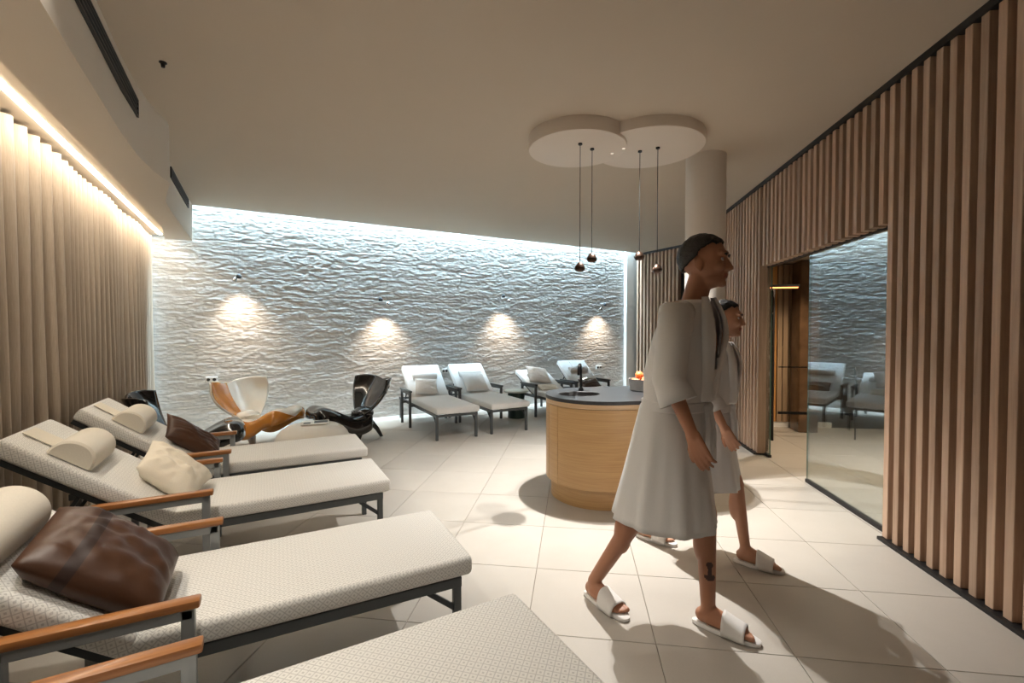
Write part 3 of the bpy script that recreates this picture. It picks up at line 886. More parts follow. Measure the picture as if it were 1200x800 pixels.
cushion('white_pillow', *on(FC, .44, (.08, .08, .16), (.16, -.34, .17), (.55, -.24, .26), (.48, .16, .22)), .13, M['linen_white'], 'white pillow tipped towards the right arm of the reclined lounger', 'pillow', seed=51, wr=.005, pinch=.06)
cushion('beige_pillow', *on(FC, .44, (-.14, .16, .13), (-.10, -.22, .13), (.10, -.24, .13), (.08, .16, .13)), .09, M['linen'], 'small beige pillow lying under the tipped white pillow', 'pillow', seed=55, wr=.004, pinch=.06)
cushion('brown_cushion', *on(FD, .70, (-.16, .24, .15), (-.16, -.20, .15), (.16, -.19, .14), (.16, .23, .14)), .11, [M['brown'], M['brown_dark']], 'brown cushion on the lounger behind the counter tap', seed=61, wr=.004, pinch=.06)

# navy bag with a white tag between the second and third lounger
bg = empty('navy_bag', lp(L2, 1.50, .17, .0), 0, 'dark navy cloth bag with white tag below the middle lounger backrest', 'bag')
b = BM(); add_sphere(b, (0, 0, .14), 1, (.26, .15, .14), 24, 14); 
for v in b.verts:
    if v.co.z < .02: v.co.z = 0.0
mesh_obj('body', b, M['navy'], bg, True)
b = BM(); add_box(b, (.05, -.155, .15), (.075, .004, .055), Matrix.Rotation(.4, 3, 'Y')); mesh_obj('tag', b, M['paper'], bg)

# ------------------------------------------------------------------ sculptural shell chairs
def make_chair(name, m_out, m_in, m_leg):
    """local frame: +x where the sitter looks, y across, z up; origin on the floor below the hip"""
    r = empty(name)
    # seat: an inverted trough from the hip to the front lip
    b = BM(); nu, nv = 40, 28
    top = []; rows = []
    for i in range(nu + 1):
        u = i / nu; x = -.12 + .80 * u
        zt = .455 - .085 * math.sin(PI * min(1, u / .62)) ** 1.3 * 1.0
        if u > .31: zt = .37 + .155 * (0.5 - .5 * math.cos(PI * min(1, (u - .31) / .56)))
        e = (1 - max(0, (u - .86) / .14) ** 2) ** .5 if u > .86 else 1
        e0 = (1 - max(0, (.12 - u) / .12) ** 2) ** .5 if u < .12 else 1
        k = max(.02, e * e0)
        w = (.20 + .11 * u) * k
        dp = (.27 - .07 * u) * k
        row = []
        for j in range(nv + 1):
            a = PI * j / nv
            cc = math.cos(a); ss = math.sin(a)
            yy = -w * math.copysign(abs(cc) ** .75, cc)
            zz = zt - (.13) * (1 - k) - dp + dp * abs(ss) ** .6 - .03 * math.exp(-((yy / .12) ** 2)) * k
            row.append(b.verts.new((x, yy, zz)))
        rows.append(row)
    for i in range(nu):
        for j in range(nv):
            f = b.faces.new((rows[i][j], rows[i][j + 1], rows[i + 1][j + 1], rows[i + 1][j]))
            if j < nv * .27 or j >= nv * .73: f.material_index = 1
    o = mesh_obj('seat', b, [m_out, m_in], r, 'all')
    md = o.modifiers.new('t', 'SOLIDIFY'); md.thickness = .018; md.offset = -1
    # back: sheet with wings from the waist
    b = BM(); nu, nv = 30, 30; rows = []
    for i in range(nu + 1):
        u = i / nu
        zc = .33 + .46 * u; xc = -.04 - .30 * u - .03 * math.sin(PI * u)
        w = .11 + .40 * math.sin(min(1, u / .80) * PI / 2) ** .85 - .012 * max(0, u - .80) / .20
        curl = .08 + .12 * u
        row = []
        for j in range(nv + 1):
            v = 2 * j / nv - 1
            yy = w * v * (1 - .12 * v * v)
            row.append(b.verts.new((xc + curl * (v * v) + .02 * math.cos(v * 6) * u, yy, zc + .045 * u * math.sin(min(1, abs(v) / .8) * PI / 2) - .018 * max(0, abs(v) - .8) / .2 * u)))
        rows.append(row)
    for i in range(nu):
        for j in range(nv):
            f = b.faces.new((rows[i][j], rows[i][j + 1], rows[i + 1][j + 1], rows[i + 1][j]))
            if j < nv * (.56 - .10 * u) and i < nu - 1 and j > 0: f.material_index = 1  # amber on the white chair's back is a warm reflection painted in
    o = mesh_obj('back', b, [m_out, m_in], r, 'all')
    md = o.modifiers.new('t', 'SOLIDIFY'); md.thickness = .02; md.offset = 0
    # hip and trumpet leg in front, short rear leg
    b = BM()
    pts = [(.0, 0, .39), (.0, 0, .32), (.01, 0, .22), (.03, 0, .12), (.05, 0, .0)]
    add_tube(b, pts, [.13, .135, .09, .055, .030], 20)
    mesh_obj('leg', b, m_leg, r, True)
    b = BM(); add_sphere(b, (-.03, 0, .36), 1, (.12, .17, .085), 24, 14); mesh_obj('hip', b, m_out, r, True)
    b = BM(); add_tube(b, [(-.08, 0, .28), (-.22, 0, .12), (-.29, 0, 0)], [.045, .03, .02], 14); mesh_obj('leg', b, m_leg, r, True)
    return r
ch_b = make_chair('shell_chair', M['black_gloss'], M['black_gloss'], M['black_gloss'])
index_kids()
def put(o, loc, rz, label, cat, group):
    o.location = loc; o.rotation_euler = (0, 0, rz); return tag(o, label, cat, group)
def facing(dx, dy): return math.atan2(dy, dx)
put(ch_b, (-2.80, 5.72, 0), math.radians(232), 'glossy black sculptural shell chair left of the white loungers', 'chair', 'sculptural shell chairs')
ch2 = copy_tree(ch_b)
put(ch2, (-4.02, 4.03, 0), math.radians(42), 'glossy black low shell chair behind the farthest patterned lounger', 'chair', 'sculptural shell chairs')
ch_w = make_chair('shell_chair', M['white_gloss'], M['amber'], M['white_gloss'])
put(ch_w, (-4.08, 5.26, 0), math.radians(-6), 'glossy white sculptural shell chair with amber seat flanks and an amber reflection painted on its back', 'chair', 'sculptural shell chairs')

# round white table with a magazine
tb = empty('round_table', (-2.86, 4.68, 0), 0, 'low round white table with domed top between the shell chairs', 'table')
b = BM(); add_lathe(b, [(0, 0), (.30, 0), (.31, .01), (.29, .06), (.27, .15), (.29, .21), (0, .21)], seg=48); mesh_obj('base', b, M['pouf'], tb, True)
b = BM(); add_lathe(b, [(0, .205), (.34, .205), (.375, .22), (.38, .265), (.36, .32), (.32, .366), (.26, .402), (.17, .424), (.09, .431), (0, .432)], seg=64); mesh_obj('table_top', b, M['pouf'], tb, True)
mg = empty('magazine', (-2.82, 4.66, .434), .5, 'open magazine with dark photographs lying on the round white table', 'magazine')
b = BM(); add_box(b, (0, 0, .006), (.28, .20, .010), None, .002, 1); mesh_obj('pages', b, M['paper'], mg)
b = BM(); add_box(b, (.06, .01, .0118), (.14, .12, .0012)); add_box(b, (-.08, -.04, .0118), (.07, .08, .0012)); mesh_obj('picture', b, M['steel_dark'], mg)

# small side table between the white loungers
st = empty('side_table', (-.96, 7.56, 0), 0, 'small round side table with pale top and dark green drum base', 'side table')
b = BM(); add_lathe(b, [(0, 0), (.14, 0), (.14, .43), (0, .43)], seg=40); mesh_obj('base', b, M['green_dark'], st, True)
b = BM(); add_lathe(b, [(0, .43), (.20, .43), (.21, .44), (.21, .455), (.20, .462), (0, .462)], seg=40); mesh_obj('table_top', b, M['mint'], st, True)

# sockets on the stone wall
for s, z, w, lab in ((-2.29, .755, .15, 'double wall socket left of the white shell chair'), (1.204, .735, .12, 'wall socket between the two upright white loungers'),
                (4.685, .67, .15, 'double wall socket at the right end of the stone wall')):
    r = empty('wall_socket', wl(s, .045, z), ANG, lab, 'socket', 'sockets on the stone wall')
    b = BM(); add_box(b, (0, 0, 0), (w, .04, .08), None, .006, 2); mesh_obj('plate', b, M['socket'], r)
    for k in (-1, 1):
        b = BM(); add_tube(b, [(k * w * .24, -.019, 0), (k * w * .24, -.0225, 0)], .022, 16); mesh_obj('outlet', b, M['hole'], r)

# ------------------------------------------------------------------ counter
CA = math.radians(20); CAX = V(math.cos(CA), math.sin(CA), 0); CNX = V(-math.sin(CA), math.cos(CA), 0)
cR, cL, cH = .47, .60, .887
cn = empty('wooden_counter', (.22, 4.13, 0), CA, 'pill shaped oak veneer counter with charcoal top, sink and open shelves', 'counter')
def pill(r, n=28, L=None):
    L = cL if L is None else L
    pts = []
    for k in range(n + 1): a = -PI / 2 + PI * k / n; pts.append((L + r * math.cos(a), r * math.sin(a)))
    for k in range(n + 1): a = PI / 2 + PI * k / n; pts.append((r * math.cos(a), r * math.sin(a)))
    return pts
b = BM(); add_prism(b, pill(cR - .045), 0, .165); mesh_obj('plinth', b, M['veneer'], cn, True)
def strip(pts, z0, z1, th):
    """curved panel following pts (outer face), th thick inwards"""
    b = BM(); n = len(pts); ins = []
    for i, p in enumerate(pts):
        a = pts[max(0, i - 1)]; c = pts[min(n - 1, i + 1)]
        t = Vector((c[0] - a[0], c[1] - a[1])).normalized(); nn = Vector((-t.y, t.x)); ins.append((p[0] + nn.x * th, p[1] + nn.y * th))
    ring = list(pts) + ins[::-1]
    add_prism(b, ring, z0, z1); return b
ARC = lambda c, a0, a1, n, r=cR: [(c + r * math.cos(a0 + (a1 - a0) * k / n), r * math.sin(a0 + (a1 - a0) * k / n)) for k in range(n + 1)]
sh0, sh1 = .245, .60                                   # open shelf zone along the front
zt = cH - .030
mesh_obj('curved_panel', strip(ARC(0, -PI * .985, -PI * .885, 6), .165, zt - .042, .02), M['veneer'], cn, True)
front_l = ARC(0, -PI * .882, -PI / 2, 28) + [(x, -cR) for x in (.06, .12, .18, sh0)]
mesh_obj('curved_panel', strip(front_l, .165, zt - .042, .02), M['veneer'], cn, True)
back_l = [(x, cR) for x in (.60, .4, .2)] + ARC(0, PI / 2, PI * 1.01, 30)
mesh_obj('curved_panel', strip(back_l, .165, zt - .042, .02), M['veneer'], cn, True)
right = ARC(cL, -PI / 2, PI / 2, 40)
mesh_obj('curved_panel', strip(right, .165, zt - .042, .02), M['veneer'], cn, True)
b = BM(); po, pi_ = pill(cR + .001, 36), pill(cR - .03, 36); nb = len(po)
bl_ = [[b.verts.new((*p, z)) for p in q] for q, z in ((po, zt - .038), (po, zt), (pi_, zt), (pi_, zt - .038))]
for r1, r2 in zip(bl_, bl_[1:] + bl_[:1]):
    for i in range(nb): b.faces.new((r1[i], r1[(i + 1) % nb], r2[(i + 1) % nb], r2[i]))
mesh_obj('top_band', b, M['veneer_lt'], cn, True)
# worktop with an oval sink cut-out
b = BM()
out = pill(cR + .004, 48); no = len(out)
sx, sy, sa, sb_ = -.18, .02, .185, .15
NI = 64
inn = [(sx + sa * math.cos(2 * PI * k / NI), sy + sb_ * math.sin(2 * PI * k / NI)) for k in range(NI)]
def loop_fill(z, flip):
    vo = [b.verts.new((*p, z)) for p in out]; vi = [b.verts.new((*p, z)) for p in inn]
    es = [b.edges.new((vo[i], vo[(i + 1) % no])) for i in range(no)] + [b.edges.new((vi[i], vi[(i + 1) % NI])) for i in range(NI)]
    bmesh.ops.triangle_fill(b, edges=es, use_beauty=True)
    return vo, vi
ao, ai = loop_fill(cH, False); bo, bi = loop_fill(zt, True)
for i in range(no): b.faces.new((bo[i], bo[(i + 1) % no], ao[(i + 1) % no], ao[i]))
for i in range(NI): b.faces.new((bi[i], bi[(i + 1) % NI], ai[(i + 1) % NI], ai[i]))
mesh_obj('worktop', b, M['worktop'], cn)
b = BM()
rings = []
for sc, z in ((1.02, cH + .0015), (1.0, cH + .003), (.97, cH - .002), (.95, cH - .08), (.80, cH - .13), (.10, cH - .14)):
    rings.append([b.verts.new((sx + sa * sc * math.cos(2 * PI * k / NI), sy + sb_ * sc * math.sin(2 * PI * k / NI), z)) for k in range(NI)])
for a_, c_ in zip(rings, rings[1:]):
    for k in range(NI): b.faces.new((a_[k], a_[(k + 1) % NI], c_[(k + 1) % NI], c_[k]))
b.faces.new(rings[-1])
mesh_obj('sink_basin', b, M['basin'], cn, True)
b = BM()                                               # tap: tall post with a hooked spout
fx, fy = -.085, .225
pts = [(fx, fy, cH), (fx, fy, cH + .20)]
for k in range(1, 10):
    a = PI * k / 9; pts.append((fx - .030 * (1 - math.cos(a)), fy - .048 * (1 - math.cos(a)), cH + .20 + .05 * math.sin(a)))
pts.append((pts[-1][0], pts[-1][1], cH + .155))
add_tube(b, pts, .0115, 14)
add_lathe(b, [(0, cH), (.026, cH), (.026, cH + .01), (.016, cH + .03), (0, cH + .03)], (fx, fy, 0), 24)
tp = mesh_obj('tap', b, M['black_metal'], cn, True)
b = BM(); add_tube(b, [(fx, fy, cH + .10), (fx + .055, fy, cH + .118)], .006, 10); mesh_obj('tap_lever', b, M['chrome'], tp, True)
# interior: uprights, shelves and drawer fronts of the open side
b = BM(); add_box(b, (sh0 - .012, -.22, .49), (.02, .45, .64)); mesh_obj('upright', b, M['veneer_lt'], cn)
b = BM(); add_box(b, (.42, .0, .48), (.60, .02, .62)); mesh_obj('partition', b, M['veneer_lt'], cn)
for z in (.68, .51): 
    b = BM(); add_box(b, ((sh0 + sh1) / 2, -.235, z), (sh1 - sh0 + .02, .45, .018)); mesh_obj('shelf', b, M['veneer_lt'], cn)
for z0, z1 in ((.605, .69), (.445, .515), (.165, .40)):
    b = BM(); add_box(b, ((sh0 + sh1) / 2, -cR + .012, (z0 + z1) / 2), (sh1 - sh0 - .004, .02, z1 - z0), None, .002, 1); mesh_obj('drawer_front', b, M['veneer_lt'], cn)
# tumblers upside down on the top shelf
def cw(x, y, z): return Matrix.Rotation(CA, 4, 'Z') @ V(x, y, z) + cn.location
gl = None
bmg = BM(); add_lathe(bmg, [(.031, 0), (.026, .095), (.022, .10), (0, .10), (0, .094), (.022, .093), (.028, 0)], seg=24)
for i in range(5):
    for j in range(2):
        p = cw(sh0 + .035 + i * .072, -.40 + j * .10, .69)
        lab = '%s upside down drinking glass from the left in the %s row on the counter shelf' % (('first', 'second', 'third', 'fourth', 'fifth')[i], ('front', 'rear')[j])
        if gl is None: gl = mesh_obj('drinking_glass', bmg, M['tumbler'], None, True); o = gl
        else: o = gl.copy(); C.objects.link(o)
        o.location = p; tag(o, lab, 'glass', 'glasses on the counter shelf')
# fruit bowl
bw = cw(.475, .10, cH)
b = BM(); add_lathe(b, [(0, .0), (.10, .0), (.112, .01), (.122, .10), (.124, .112), (.118, .112), (.110, .02), (0, .014)], seg=48)
tag(mesh_obj('fruit_bowl', b, M['bowl'], None, True, bw), 'grey ceramic bowl of oranges standing on the charcoal worktop', 'bowl')
ol = ['orange at the left edge of the fruit bowl', 'orange on top of the heap in the fruit bowl', 'orange at the right edge of the fruit bowl', 'orange at the back of the fruit bowl', 'orange at the front of the fruit bowl', 'orange low in the middle of the fruit bowl']
op = [(-.072, -.02, .085), (-.028, .005, .146), (.072, -.01, .088), (.01, .07, .09), (.0, -.075, .085), (.050, -.03, .142)]
org = None
for lab, (x, y, z) in zip(ol, op):
    if org is None:
        b = BM(); add_sphere(b, (0, 0, 0), .038, (1, 1, .94), 20, 14); org = mesh_obj('orange', b, M['orange'], None, True)
        b = BM(); add_lathe(b, [(0, .037), (.004, .0365), (.0045, .035), (0, .035)], seg=8); mesh_obj('stem_scar', b, M['green_dark'], org)
        index_kids(); o = org
    else: o = copy_tree(org)
    o.location = bw + V(x, y, z); o.rotation_euler = (x * 9, y * 9, x * 20); tag(o, lab, 'fruit', 'oranges in the bowl')

# ------------------------------------------------------------------ room behind the glass
bm = BM()
add_box(bm, (3.7, 7.45, 1.25), (3.0, .1, 2.6)); add_box(bm, (5.25, 5.1, 1.25), (.1, 4.7, 2.6)); add_box(bm, (3.7, 2.85, 1.25), (3.0, .1, 2.6))
tag(mesh_obj('wall_rear', bm, M['darkwall']), 'dark walls of the room behind the glass', kind='structure')
bm = BM(); add_box(bm, (3.72, 5.1, 2.50), (3.0, 4.8, .08)); tag(mesh_obj('trim_10', bm, M['ceiling']), 'low ceiling of the room behind the glass', kind='structure')
bm = BM(); add_box(bm, (3.05, 7.37, .04), (1.5, .04, .08)); tag(mesh_obj('baseboard_rear', bm, M['white']), 'white skirting at the end of the room behind the glass', kind='structure')
pn = tag(empty('wall_cladding', (0, 0, 0)), 'amber and tan upright boards on the end wall behind the glass', 'wall cladding')
xx = 2.66
for w, mat in ((.18, 'panel'), (.18, 'panel'), (.08, 'panel_tan'), (.08, 'panel_tan'), (.08, 'panel_tan')):
    b = BM(); add_box(b, (xx + w / 2, 7.36, 1.26), (w - .012, .05, 2.36), None, .003, 1); mesh_obj('board', b, M[mat], pn); xx += w
b = BM(); add_box(b, (3.30, 7.10, 1.22), (.26, .26, 2.44), None, .01, 1)
tag(mesh_obj('stone_pier', b, M['marble']), 'polished brown stone pier seen through the doorway', 'pier')
rl = empty('towel_rail', (2.80, 6.6, 0), 0, 'dark metal rail with two bars behind the glass side pane', 'rail')
b = BM(); add_bar(b, (-.06, 0, .96), (.9, 0, .96), .012, .015); mesh_obj('top_bar', b, M['black_metal'], rl)
b = BM(); add_bar(b, (-.06, 0, .34), (.9, 0, .34), .02, .035); mesh_obj('low_bar', b, M['black_metal'], rl)
for x in (.9,):
    b = BM(); add_bar(b, (x, 0, 0), (x, 0, .97), .014, .014); mesh_obj('post', b, M['black_metal'], rl)
sf = empty('towel_shelf', (2.475, 6.55, 0), 0, 'tall dark shelf of white towels behind the glass side pane', 'shelf')
for x in (-.12, .12):
    b = BM(); add_box(b, (x, 0, 1.0), (.02, .3, 2.0)); mesh_obj('side_panel', b, M['black'], sf)
for z in (.34, .58, .80, 1.02, 1.24, 1.46, 1.68, 1.98):
    b = BM(); add_box(b, (0, 0, z), (.22, .30, .015)); mesh_obj('shelf_board', b, M['darkwall'], sf)
for z, lab in ((.356, 'rolled white towel on the lowest board of the towel shelf'), (.596, 'rolled white towel on the second board of the towel shelf'), (.816, 'rolled white towel on the third board of the towel shelf'), (1.036, 'rolled white towel on the fourth board of the towel shelf'),
          (1.256, 'rolled white towel on the fifth board of the towel shelf'), (1.476, 'rolled white towel on the sixth board of the towel shelf'), (1.696, 'rolled white towel on the top board of the towel shelf')):
    b = BM(); n = 40; pts = []
    for k in range(n + 1):
        a = k / n * 4 * PI; pts.append((0, (.02 + .04 * k / n) * math.cos(a), (.02 + .04 * k / n) * math.sin(a)))
    add_tube(b, [(-.10, 0, .06), (.10, 0, .06)], .052, 20); add_tube(b, [(-.105, 0, .06), (.105, 0, .06)], .036, 16); add_tube(b, [(-.107, 0, .06), (.107, 0, .06)], .018, 12)
    tag(mesh_obj('rolled_towel', b, M['towel'], None, True, (2.475, 6.52, z)), lab, 'towel', 'rolled towels on the shelf')
hl = empty('heat_lamp', (2.62, 6.25, 2.0), 0, 'glowing orange bar lamp above the towel shelf', 'lamp')
b = BM(); add_box(b, (0, 0, .02), (.40, .05, .03)); mesh_obj('housing', b, M['black_metal'], hl)
b = BM(); add_box(b, (0, 0, -.002), (.38, .03, .012)); mesh_obj('tube', b, emit('orange_bar', (1, .28, .08), 5), hl)
for i, (x, y, lab) in enumerate(((2.98, 5.95, 'round ceiling light behind the doorway'), (3.6, 4.5, 'round ceiling light behind the large pane'))):
    b = BM(); add_lathe(b, [(.06, -.02), (.085, -.025), (.085, 0)], seg=28); r = tag(mesh_obj('ceiling_light', b, M['white'], None, True, (x, y, 2.46)), lab, 'ceiling light')
    b = BM(); add_lathe(b, [(0, -.015), (.06, -.015), (.06, -.01), (0, -.01)], seg=28); mesh_obj('lens', b, emit('ceiling_light_lens', WARM, 12), r)
    spot((x, y, 2.42), (x, y, 0), P_BACK, WARM, 140, .6, .06)

# ------------------------------------------------------------------ people
def voxel(bm, size, smooth_it=4, smooth_f=.6):
    me = bpy.data.meshes.new('tmp'); bm.to_mesh(me); bm.free()
    o = bpy.data.objects.new('tmp', me); C.objects.link(o)
    md = o.modifiers.new('r', 'REMESH'); md.mode = 'VOXEL'; md.voxel_size = size
    ms = o.modifiers.new('s', 'SMOOTH'); ms.iterations = smooth_it; ms.factor = smooth_f
    dg = bpy.context.evaluated_depsgraph_get(); dg.update()
    ev = o.evaluated_get(dg); res = bpy.data.meshes.new_from_object(ev)
    bpy.data.objects.remove(o); bpy.data.meshes.remove(me)
    return res

def frame(fw, up=V(0, 0, 1)):
    """columns: forward, left, up"""
    f = Vector(fw).normalized(); l = up.cross(f).normalized(); u = f.cross(l)
    return Matrix((f, l, u)).transposed()

def add_hand(bm, wrist, elbow, palm_n, side, s=1.0):
    """relaxed hand continuing the forearm; palm_n: where the palm looks"""
    w = Vector(wrist); d = (w - Vector(elbow)).normalized()
    pn_ = (Vector(palm_n) - d * Vector(palm_n).dot(d)).normalized(); a = d.cross(pn_) * side    # a: towards the thumb
    for k in range(4):                             # palm from four metacarpal tubes
        off = (k - 1.5) * .0205 * s
        add_cone(bm, w - d * .005 + a * -off * .6, w + d * .085 * s + a * -off, .0155 * s, .0125 * s, 10)
    Ls = (.070, .079, .074, .058)
    for k in range(4):
        off = (k - 1.5) * .0225 * s; p = w + d * .088 * s + a * -off
        Lk = Ls[k] * s; dirs = [d * math.cos(x) + pn_ * math.sin(x) for x in (.20 + .06 * k, .55 + .08 * k, .85 + .08 * k)]
        r0 = .0092 * s
        for q, (fr, dd) in enumerate(zip((.45, .31, .24), dirs)):
            e = p + dd * Lk * fr; add_cone(bm, p, e, r0, r0 * .93, 10); p = e; r0 *= .93
    p = w + d * .018 * s + a * .026 * s + pn_ * .008 * s
    for fr, x in ((.042, .75), (.034, .45), (.026, .25)):
        dd = (d * math.cos(x) + a * math.sin(x) * .75 + pn_ * .35).normalized()
        e = p + dd * fr * s; add_cone(bm, p, e, .0125 * s, .0105 * s, 10); p = e

def add_foot(bm, ankle, heel, toe, s=1.0):
    """bare foot standing in a slipper whose sole is .022 high"""
    hv = Vector(heel); tv = Vector(toe); d = (tv - hv); L = d.length; d.normalize(); l = V(0, 0, 1).cross(d)
    z0 = .022
    an = Vector(ankle)
    add_sphere(bm, hv + d * .050 + V(0, 0, z0 + .034), 1, (.040, .034, .036), 16, 12, frame(d))
    add_cone(bm, an, hv + d * .065 + V(0, 0, z0 + .045), .034, .036, 14)
    add_cone(bm, hv + d * .085 + V(0, 0, z0 + .056), hv + d * (L * .70) + V(0, 0, z0 + .026), .036, .024, 14)
    for o_ in (-.018, .0, .018):
        add_cone(bm, hv + d * .08 + l * o_ * .8 + V(0, 0, z0 + .032), hv + d * L * .755 + l * o_ * 1.3 + V(0, 0, z0 + .019), .030, .020, 12)
    return d, l, L, z0

def add_toes(bm, heel, toe, side):
    """side=+1: left foot, big toe on its right"""
    hv = Vector(heel); tv = Vector(toe); d = (tv - hv); L = d.length; d.normalize(); l = V(0, 0, 1).cross(d)
    z0 = .022
    for k, (o_, ln, r) in enumerate(((-.030, .052, .0135), (-.010, .050, .0105), (.007, .044, .0098), (.022, .037, .0092), (.035, .028, .0085))):
        p = hv + d * (L * .755 - abs(o_) * .15 - .004 * k) + l * o_ * side + V(0, 0, z0 + r + .005)
        add_cone(bm, p, p + d * ln + V(0, 0, -.004), r * 1.05, r, 10)

def slipper(parent, heel, toe, label=None):
    hv = Vector(heel); tv = Vector(toe); d = (tv - hv); L = d.length; d.normalize(); l = V(0, 0, 1).cross(d)
    b = BM(); n = 40; ring = []
    for k in range(n):
        a = 2 * PI * k / n; u = .5 - .5 * math.cos(a)
        w = (.034 + .018 * u) * (abs(math.sin(a)) ** .75)
        ring.append(hv + d * (u * (L + .012) - .004) + l * w * (1 if math.sin(a) >= 0 else -1))
    rows = []
    for zz, sc in ((.002, .95), (.004, 1), (.018, 1.0), (.022, .95)):
        c = hv + d * L * .5
        rows.append([b.verts.new(c + (p - c) * sc + V(0, 0, zz)) for p in ring])
    for r1, r2 in zip(rows, rows[1:]):
        for k in range(n): b.faces.new((r1[k], r1[(k + 1) % n], r2[(k + 1) % n], r2[k]))
    b.faces.new(rows[0][::-1]); b.faces.new(rows[-1])
    so_ = mesh_obj('slipper', b, M['slipper'], parent, True)
    b = BM(); rows = []; m = 16
    for i in range(9):
        u = .47 + .34 * i / 8; row = []
        wd = .050 + .004 * (i / 8); hh = .088 - .040 * (i / 8)
        for j in range(m + 1):
            a = PI * j / m; cc = math.cos(a)
            row.append(b.verts.new(hv + d * (u * L) + l * (wd * math.copysign(abs(cc) ** .7, cc)) + V(0, 0, .012 + hh * math.sin(a) ** .8)))
        rows.append(row)
    for i in range(8):
        for j in range(m): b.faces.new((rows[i][j], rows[i][j + 1], rows[i + 1][j + 1], rows[i + 1][j]))
    o = mesh_obj('slipper_strap', b, M['slipper'], so_, 'all'); md = o.modifiers.new('t', 'SOLIDIFY'); md.thickness = .006; md.offset = 1
    return so_

def add_head(bm, c, fw, s=1.0, male=True):
    """c: centre of the skull at eye height; fw: facing"""
    R = frame(fw); c = Vector(c)
    P = lambda x, y, z: c + R @ (V(x, y, z) * s)
    S = lambda x, y, z, r, sc, rot=None: add_sphere(bm, P(x, y, z), r * s, sc, 20, 14, R if rot is None else R @ rot)
    S(-.012, 0, .030, 1, (.100, .077, .094)); S(.018, 0, -.012, 1, (.078, .066, .085))
    S(.030, 0, -.070, 1, (.056, .052 if male else .047, .046))                       # jaw
    S(.072, 0, -.096, 1, (.020, .024, .018))                                          # chin
    S(.080, 0, .036, 1, (.020, .056, .014))                                           # brow ridge
    for y in (-.036, .036): S(.068, y, -.024, 1, (.024, .026, .022))                  # cheekbones
    add_cone(bm, P(.088, 0, .012), P(.108, 0, -.030), .009 * s, .012 * s, 10)          # nose
    S(.106, 0, -.032, 1, (.015, .014, .011))
    for y in (-.012, .012): S(.096, y, -.036, 1, (.011, .009, .008))
    S(.084, 0, -.058, 1, (.014, .025, .007)); S(.082, 0, -.070, 1, (.014, .022, .007))  # lips
    for y in (-1, 1):
        add_sphere(bm, P(-.008, y * .077, -.010), s, (.020, .009, .032), 14, 10, R @ Matrix.Rotation(y * -.35, 3, 'Z'))
        add_sphere(bm, P(-.002, y * .076, -.036), s, (.010, .008, .012), 10, 8, R)
    return P, R

